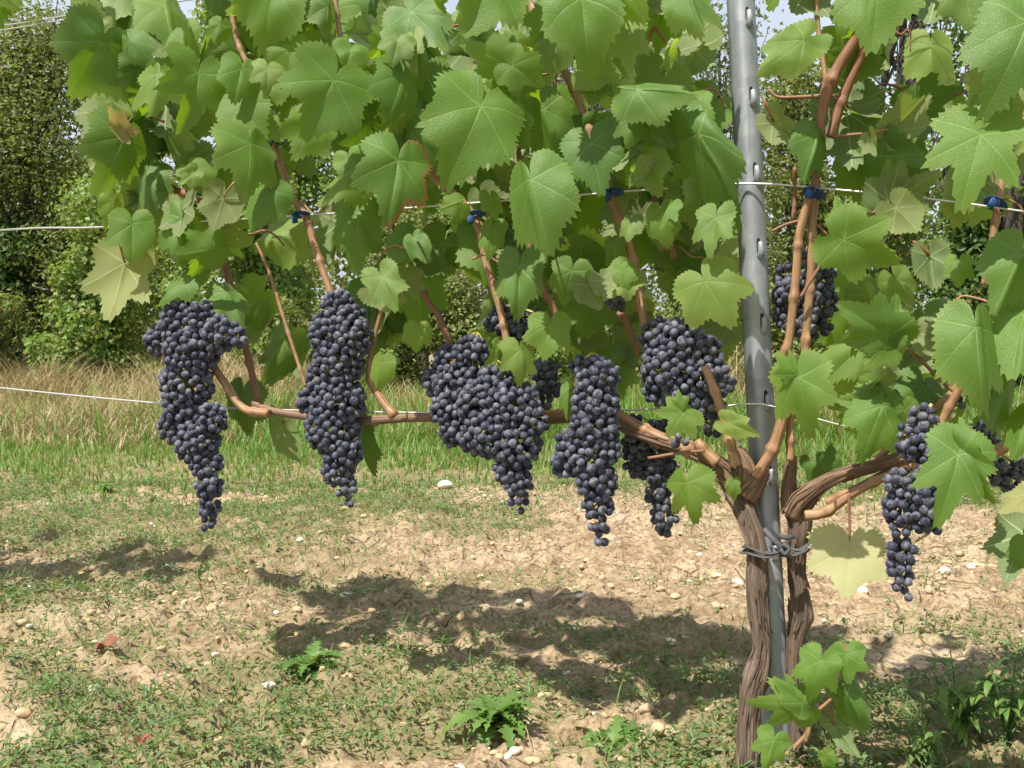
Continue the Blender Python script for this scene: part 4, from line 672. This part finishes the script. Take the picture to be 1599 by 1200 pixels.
# a far wooded slope closes the view between the hedge plants
bl = [(rng.uniform(-16, 16), 19+rng.uniform(-1, 1), rng.uniform(.2, 3.6), rng.uniform(.8, 1.6), .9, rng.uniform(.6, 1.1)) for _ in range(85)]
V, T3, t = leaf_cloud(bl, 45000, .15, .7, .5, 77); o = link('far_wood', mesh_np('far_wood', V, [T3], M_F['olive'], None, t, smooth=False)); o['kind'] = 'stuff'; o['label'] = 'far wood closing the gaps of the hedge'
# ------------------------------------------------------------------ grass, weeds, stones
def blades(x, y, h, wd, seed, lean=.45, segs=3, z0=None, dirs=None):
    rg = np.random.default_rng(seed); n = len(x); z = soil_height(x, y) if z0 is None else z0; a = rg.uniform(0, 6.283, n) if dirs is None else dirs; ln = np.abs(rg.normal(lean, .25, n))*h
    dx, dy = np.cos(a), np.sin(a); px_, py_ = -dy, dx; V = []
    for k in range(segs+1):
        t = k/segs; c = np.stack([x+dx*ln*t*t, y+dy*ln*t*t, z-.004+h*t*(1-.18*t*np.minimum(ln/h, 1.2))], 1)
        if k == segs: V.append(c[:, None])
        else: o_ = np.stack([px_, py_, np.zeros(n)], 1)*(wd*(1-t*.6)*.5)[:, None]; V.append(np.stack([c-o_, c+o_], 1))
    V = np.concatenate(V, 1); m_ = V.shape[1]; i = np.arange(n)*m_; Qs = []
    for k in range(segs-1): Qs.append(np.stack([i+2*k, i+2*k+1, i+2*k+3, i+2*k+2], 1))
    Tt = np.stack([i+2*segs-2, i+2*segs-1, i+2*segs], 1); return V.reshape(-1, 3), np.vstack(Qs), Tt, np.repeat(rg.random(n), m_)
def grass_obj(name, x, y, h, wd, seed, mat, dry=0.0, lean=.45, label=None, segs=3):
    V, Qs, Tt, rnd = blades(x, y, h, wd, seed, lean, segs); n = len(x); rg = np.random.default_rng(seed+5); m_ = len(V)//n
    t = np.zeros((len(V), 3)); t[:, 0] = rnd; t[:, 1] = np.repeat((rg.random(n) < dry)*rg.uniform(.5, 1, n), m_)
    o = link(name, mesh_np(name, V, [Qs, Tt], mat, None, t, smooth=True)); o['kind'] = 'stuff'
    if label: o['label'] = label
    return o
M_GR = foliage_mat('green_grass', (.062, .15, .020), (.145, .265, .045), (.24, .42, .04), .3); M_DRY = foliage_mat('straw', (.27, .20, .10), (.46, .37, .20), (.42, .34, .16), .25, .7)
M_WEED = foliage_mat('weed_leaf', (.070, .125, .040), (.15, .22, .075), (.2, .32, .05), .3)
def scatter(n, x0, x1, y0, y1, keep, seed, ybias=1.0):
    rg = np.random.default_rng(seed); x = rg.uniform(x0, x1, n); y = y0+(y1-y0)*rg.random(n)**ybias; k = keep(x, y, rg); return x[k], y[k]
# grass strip between soil and hedge
x, y = scatter(180000, -6.5, 6.5, 3.35, 9.6, lambda x, y, r: (np.abs(x) < .62*y+.4) & (r.random(len(x)) < np.clip((y-3.6-2.6*(fbm(x*1.3, y*.8, 3, 8)-.42))*1.3, .03, 1)*(.35+fbm(x*1.4, y*1.4, 3, 12))), 31)
h = (.02+.07*fbm(x*1.7, y*1.7, 3, 14)+.004*y)*rng.uniform(.5, 1.25, len(x))*np.clip((y-2.7)/2, .4, 1)
grass_obj('grass', x, y, h, rng.uniform(.004, .009, len(x)), 3, M_GR, .16, .6, 'green grass strip between the tilled soil and the hedge')
# tall dry grass in front of the hedge
dens = lambda x, y, r: (r.random(len(x)) < np.clip((fbm(x*1.6+5, y*.9, 3, 61)-.45+.42*np.clip(-1.3-x, 0, 1)-.13*np.clip(x+1.4, 0, 1)*(1-np.exp(-((x-1.7)/.7)**2))-.10*np.clip(7.4+1.5*(fbm(x*1.2, y*0+3, 2, 5)-.5)-y, 0, 1))*5, .03, 1)) & (np.abs(x) < .62*y+.4)
x, y = scatter(52000, -6.5, 6.5, 5.4, 9.4, dens, 32); h = (.16+.50*fbm(x*2.1, y, 2, 33)*(.55+.45*(x<-1.5))+.22*np.exp(-((x-2.0)/.9)**2)+.28*np.exp(-((x-1.55)/.6)**2))*rng.uniform(.45, 1.25, len(x))*np.clip((y-5.0)/2.8, .2, 1)
grass_obj('dry_grass', x, y, h, rng.uniform(.005, .011, len(x)), 4, M_DRY, 0, .75, 'tall dry straw-coloured grass along the foot of the hedge', 4)
x, y = scatter(34000, -6.5, 6.5, 5.6, 9.5, lambda x, y, r: r.random(len(x)) < .8-.6*np.clip(-1.6-x, 0, 1), 35); grass_obj('tall_grass', x, y, rng.uniform(.08, .42, len(x))*(.4+fbm(x*1.3, y, 3, 88)), rng.uniform(.006, .013, len(x)), 6, M_GR, .2, .75, 'tall green grass mixed with the straw at the hedge')
# low weeds on the soil: little leaflets hugging the ground, thick in patches
def low_weeds(name, n, x0, x1, y0, y1, lo, hi, seed, label):
    x, y = scatter(n, x0, x1, y0, y1, lambda x, y, r: (r.random(len(x)) < weed_mask(x, y)**1.4*.8*(.25+1.2*fbm(x*9, y*9, 2, 91)**1.5)+.012) & (np.abs(x) < .62*y+.25), seed, 1.25); n = len(x); rg = np.random.default_rng(seed+1)
    m0 = weed_mask(x, y); z = soil_height(x, y)+rg.uniform(.0, .022, n)*m0+.002; a = rg.uniform(0, 6.283, n); L = rg.uniform(lo, hi, n); W = L*rg.uniform(.25, .5, n)*.5
    el = rg.uniform(-.1, .9, n); d = np.stack([np.cos(a)*np.cos(el), np.sin(a)*np.cos(el), np.sin(el)], 1); s = np.stack([-np.sin(a), np.cos(a), rg.normal(0, .3, n)], 1); c = np.stack([x, y, z], 1); up = np.array([0, 0, 1.])
    V = np.stack([c, c+d*(L*.5)[:, None]+s*W[:, None]+up*(L*.06)[:, None], c+d*L[:, None]-up*(L*.12)[:, None], c+d*(L*.5)[:, None]-s*W[:, None]+up*(L*.06)[:, None]], 1).reshape(-1, 3); i = np.arange(n)*4
    t = np.repeat(np.stack([rg.random(n), (rg.random(n) < .07)*rg.uniform(.4, 1, n), rg.random(n)], 1), 4, 0)
    o = link(name, mesh_np(name, V, [np.vstack([np.stack([i, i+1, i+2], 1), np.stack([i, i+2, i+3], 1)])], M_WEED, None, t, smooth=False)); o['kind'] = 'stuff'; o['label'] = label
low_weeds('weeds', 380000, -2.6, 2.6, 1.15, 4.2, .005, .020, 51, 'low creeping weeds in patches on the tilled soil')
x, y = scatter(60000, -2.6, 2.6, 1.15, 4.0, lambda x, y, r: (r.random(len(x)) < weed_mask(x, y)*.42+.004) & (np.abs(x) < .62*y+.25), 52); grass_obj('grass_blades', x, y, rng.uniform(.012, .05, len(x)), rng.uniform(.0016, .0034, len(x)), 7, M_GR, .14, .7, 'short grass blades among the low weeds')
x, y = scatter(1500, -2.6, 2.6, 1.15, 4.2, lambda x, y, r: np.abs(x) < .62*y+.25, 53)
V, Qs, Tt, rnd = blades(x, y, np.full(len(x), .006), rng.uniform(.0012, .002, len(x)), 9, 0, 3); 
# straw litter lying on the soil
m = MB()
for a_, b_ in zip(x[:900], y[:900]):
    L = rng.uniform(.015, .07); an = rng.uniform(0, 6.28); z = gz(a_, b_)+.006; e = (a_+math.cos(an)*L, b_+math.sin(an)*L); m.tube([[a_, b_, z], [(a_+e[0])/2, (b_+e[1])/2, z+.006], [e[0], e[1], gz(*e)+.004]], [.0008, .0009, .0006], step=.03, seg=4, tint=(rng.random(), 0, 0))
o = link('straw_litter', m.mesh('straw_litter', M_DRY)); o['kind'] = 'stuff'; o['label'] = 'dry straw bits scattered on the soil'
# gravel and clods
def rock(r, seed, flat=.65):
    rg = np.random.default_rng(seed); V = SV/np.linalg.norm(SV, axis=1)[:, None]; k = rg.normal(size=(7, 3)); k /= np.linalg.norm(k, axis=1)[:, None]
    f = np.ones(len(V))
    for q in k: f = np.minimum(f, rg.uniform(.62, .95)/np.maximum(V@q, 1e-3))
    f = f+rg.normal(0, .025, len(V)); return V*f[:, None]*r*np.array([1, rg.uniform(.65, 1), flat*rg.uniform(.7, 1.1)])
RK = [rock(1, s) for s in range(8)]
def pebbles(name, n, lo, hi, mat, seed, label, power=3.0):
    x, y = scatter(n, -2.4, 2.4, 1.15, 4.0, lambda x, y, r: (np.abs(x) < .6*y+.2) & (r.random(len(x)) < (1-.8*weed_mask(x, y))*np.clip((fbm(x*3.3, y*4.5, 3, 301)-.40)*6, .05, 1)), seed, 1.2); m = MB(); rg = np.random.default_rng(seed)
    for a_, b_ in zip(x, y):
        s = lo+(hi-lo)*rg.random()**power; th = rg.uniform(0, 6.28); V = RK[rg.integers(8)]*s; c_, s_ = math.cos(th), math.sin(th); V = np.stack([V[:, 0]*c_-V[:, 1]*s_, V[:, 0]*s_+V[:, 1]*c_, V[:, 2]], 1)+[a_, b_, gz(a_, b_)+s*.15]; m.add(V, [SQ, ST])
    o = link(name, m.mesh(name, mat)); o['kind'] = 'stuff'; o['label'] = label
pebbles('gravel', 1300, .0025, .011, M_STONE, 61, 'small pale stones scattered on the soil')
M_CLOD = plain('soil_clod', (.46, .335, .20), .95, 0, .25, 50, .8)
pebbles('soil_clods', 7000, .003, .014, M_CLOD, 62, 'crumbly clods of tan soil')
stones = [(695, 767, 13, 'largest white stone on the edge of the grass, under the gap between bunches'), (148, 1082, 12, 'pale stone near the lower left edge, left of the dead leaf'), (251, 1027, 11, 'flat pale stone right of the reddish dead leaf'), (337, 1031, 8, 'small pale stone between the dead leaf and the leafy rosette weed'), (420, 1080, 11, 'pale stone just below the leafy rosette weed'), (341, 1102, 8, 'small pale stone on a bare clod low in the left half'), (540, 930, 11, 'white stone in the sunlit soil above the rosette weed'), (259, 896, 9, 'pale stone in the left shade band below the longest bunch'), (577, 1012, 9, 'pale stone right of the rosette weed'), (469, 849, 8, 'pale stone between the two left bunches below their tips'), (431, 789, 7, 'pale stone at the soil edge left of the second bunch tip'), (1152, 907, 11, 'white stone close to the left trunk on sunlit soil'), (1120, 900, 8, 'smaller white stone beside the one at the left trunk'), (1345, 935, 11, 'grey-white stone under the pale yellow leaf'), (1049, 1003, 13, 'grey stone in the shade left of the trunks'), (1386, 1005, 8, 'pale stone right of the sucker leaves'), (1474, 904, 10, 'pale stone right of the large-berried bunch tip'), (1517, 885, 12, 'flat pale stone near the right edge'), (1311, 1089, 8, 'pale stone between the sucker leaves'), (1187, 1172, 10, 'pale stone in front of the left trunk foot'), (45, 925, 14, 'long pale stone at the left edge in the shade band'), (905, 945, 8, 'pale stone in the sunlit soil under the pointed bunch')]
for k, (px, py, r, lb) in enumerate(stones):
    g = G(px, py); s = r*g[1]/F; me = mesh_np('stone', rock(s, 200+k), [SQ, ST], M_STONE); o = link('stone', me); o.location = (g[0], g[1], gz(g[0], g[1])+s*.2); o.rotation_euler = (0, 0, random.uniform(0, 6)); o['label'] = lb; o['category'] = 'stone'; o['group'] = 'pale stones on the soil'
# dead leaves
M_DEAD = plain('dead_leaf', (.20, .075, .045), .8, 0, .45, 80)
for px, py, Lp, an, lb in ((160, 1028, 25, .4, 'curled reddish-brown dead leaf lying on the weeds at the lower left'), (224, 1168, 18, 2.0, 'small red dead leaf near the bottom edge at the left'), (1315, 838, 0, 0, '')):
    if not Lp: continue
    g = G(px, py); L = Lp*g[1]/F; V, Q4, T3, U, T = leaf_arrays(.3, 900+px, 80, 5, cup=-.5, fold=.15, wave=.2, curl=-.2); c_, s_ = math.cos(an), math.sin(an); V = V*L
    V = np.stack([V[:, 0]*c_-V[:, 1]*s_, V[:, 0]*s_+V[:, 1]*c_, V[:, 2]+.012], 1)+[g[0], g[1], gz(g[0], g[1])]; top('dead_leaf', mesh_np('dead_leaf', V, [Q4, T3], M_DEAD, U, T), lb, 'leaf')
# rosette weeds
M_ROS = foliage_mat('rosette_leaf', (.075, .155, .03), (.15, .25, .055), (.25, .4, .06), .3)
def rosette(px, py, rpx, n, label, up=.5, width=.3, toothed=True, stems=0, name='weed_plant', mat=None, dark=0):
    g = G(px, py); L0 = rpx*g[1]/F; root = empty(name, (g[0], g[1], gz(g[0], g[1])), label, 'weed', 'leafy weeds on the soil'); b0 = np.array(root.location)
    def leafm(b, a, el, L, W):
        ns = 15; V = []; c = b.copy(); e = el; d0 = np.array([math.cos(a), math.sin(a)]); sd_ = np.array([-math.sin(a), math.cos(a), 0])
        for k in range(ns+1):
            t = k/ns; wv = W*L*(math.sin(math.pi*min(1, t*.92+.06))**.8)*.5*(random.uniform(1.2, 1.7) if (toothed and k % 2) else random.uniform(.45, .7) if toothed else 1); fold_ = wv*.35
            V += [c-sd_*wv+[0, 0, fold_], c.copy(), c+sd_*wv+[0, 0, fold_]]; c = c+np.array([d0[0]*math.cos(e), d0[1]*math.cos(e), math.sin(e)])*L/ns; e -= .09+.05*random.random(); a += random.uniform(-.07, .07); d0 = np.array([math.cos(a), math.sin(a)])
        V = np.array(V); Qs = []
        for k in range(ns):
            q = 3*k; Qs += [[q, q+1, q+4, q+3], [q+1, q+2, q+5, q+4]]
        return V, np.array(Qs)
    st = [np.array([0, 0, 0.])]
    if stems:
        m = MB()
        for k in range(stems):
            a = random.uniform(0, 6.28); hh = L0*random.uniform(.5, 1.1); e = np.array([math.cos(a)*hh*.4, math.sin(a)*hh*.4, hh]); p_ = [np.zeros(3), e*np.array([.4, .4, .5]), e]; m.tube(p_, [.0016, .0014, .0008], step=.01, seg=6); st += [e*t*np.array([t, t, 1]) for t in np.linspace(.3, 1, 8)]
        link('stem', m.mesh('stem', M_ROS), root)
    for k in range(n):
        b = st[k % len(st)] if stems else np.zeros(3); f = random.uniform(.55, 1)*(.55 if stems else 1); V, Qs = leafm(b+np.array([0, 0, .002]), random.uniform(0, 6.28), random.uniform(.25, 1.0)*up*2, L0*f*random.uniform(.45, 1), width*random.uniform(.8, 1.2))
        link('leaf', mesh_np('leaf', V, [Qs], mat or M_ROS, None, np.tile([random.random()*(1-dark), 0, 0], (len(V), 1))), root)
M_LANCE = foliage_mat('lance_leaf', (.085, .17, .035), (.16, .27, .06), (.27, .43, .05), .3)
rosette(488, 1052, 105, 46, 'bright toothed leafy rosette weed growing alone on the soil at the lower left', .85, .26)
rosette(775, 1150, 115, 70, 'bright ragged weed at the bottom middle, below the shaded soil', .75, .26, True)
rosette(955, 1155, 115, 50, 'feathery weed left of the trunks near the bottom edge', .6, .28)
rosette(1500, 1165, 125, 100, 'big dark lance-leaved weed clump at the lower right corner', .55, .22, False, 9, mat=M_LANCE)
rosette(1575, 1175, 125, 90, 'dark lance-leaved weed at the very bottom right corner', .55, .22, False, 7, mat=M_LANCE)
rosette(1440, 1200, 90, 60, 'lance-leaved weed cut by the bottom edge, left of the big clump', .5, .24, False, 5, mat=M_LANCE)
rosette(160, 775, 34, 18, 'pale thistle-like weed at the edge of the grass at the left', .7, .3)
rosette(1085, 1190, 60, 14, 'tall grassy weed left of the trunk foot at the bottom edge', 1.0, .1, False)
rosette(940, 975, 22, 9, 'small upright grass tuft on the sunlit soil left of the trunks', 1.1, .12, False)
rosette(1468, 935, 24, 8, 'thin grass tuft right of the large-berried bunch tip', 1.1, .1, False)
rosette(1470, 1035, 60, 26, 'flat green weed on the soil at the right', .35, .3)
rosette(690, 1015, 40, 16, 'low grassy weed on the soil between the rosette weed and the middle', .8, .12, False)
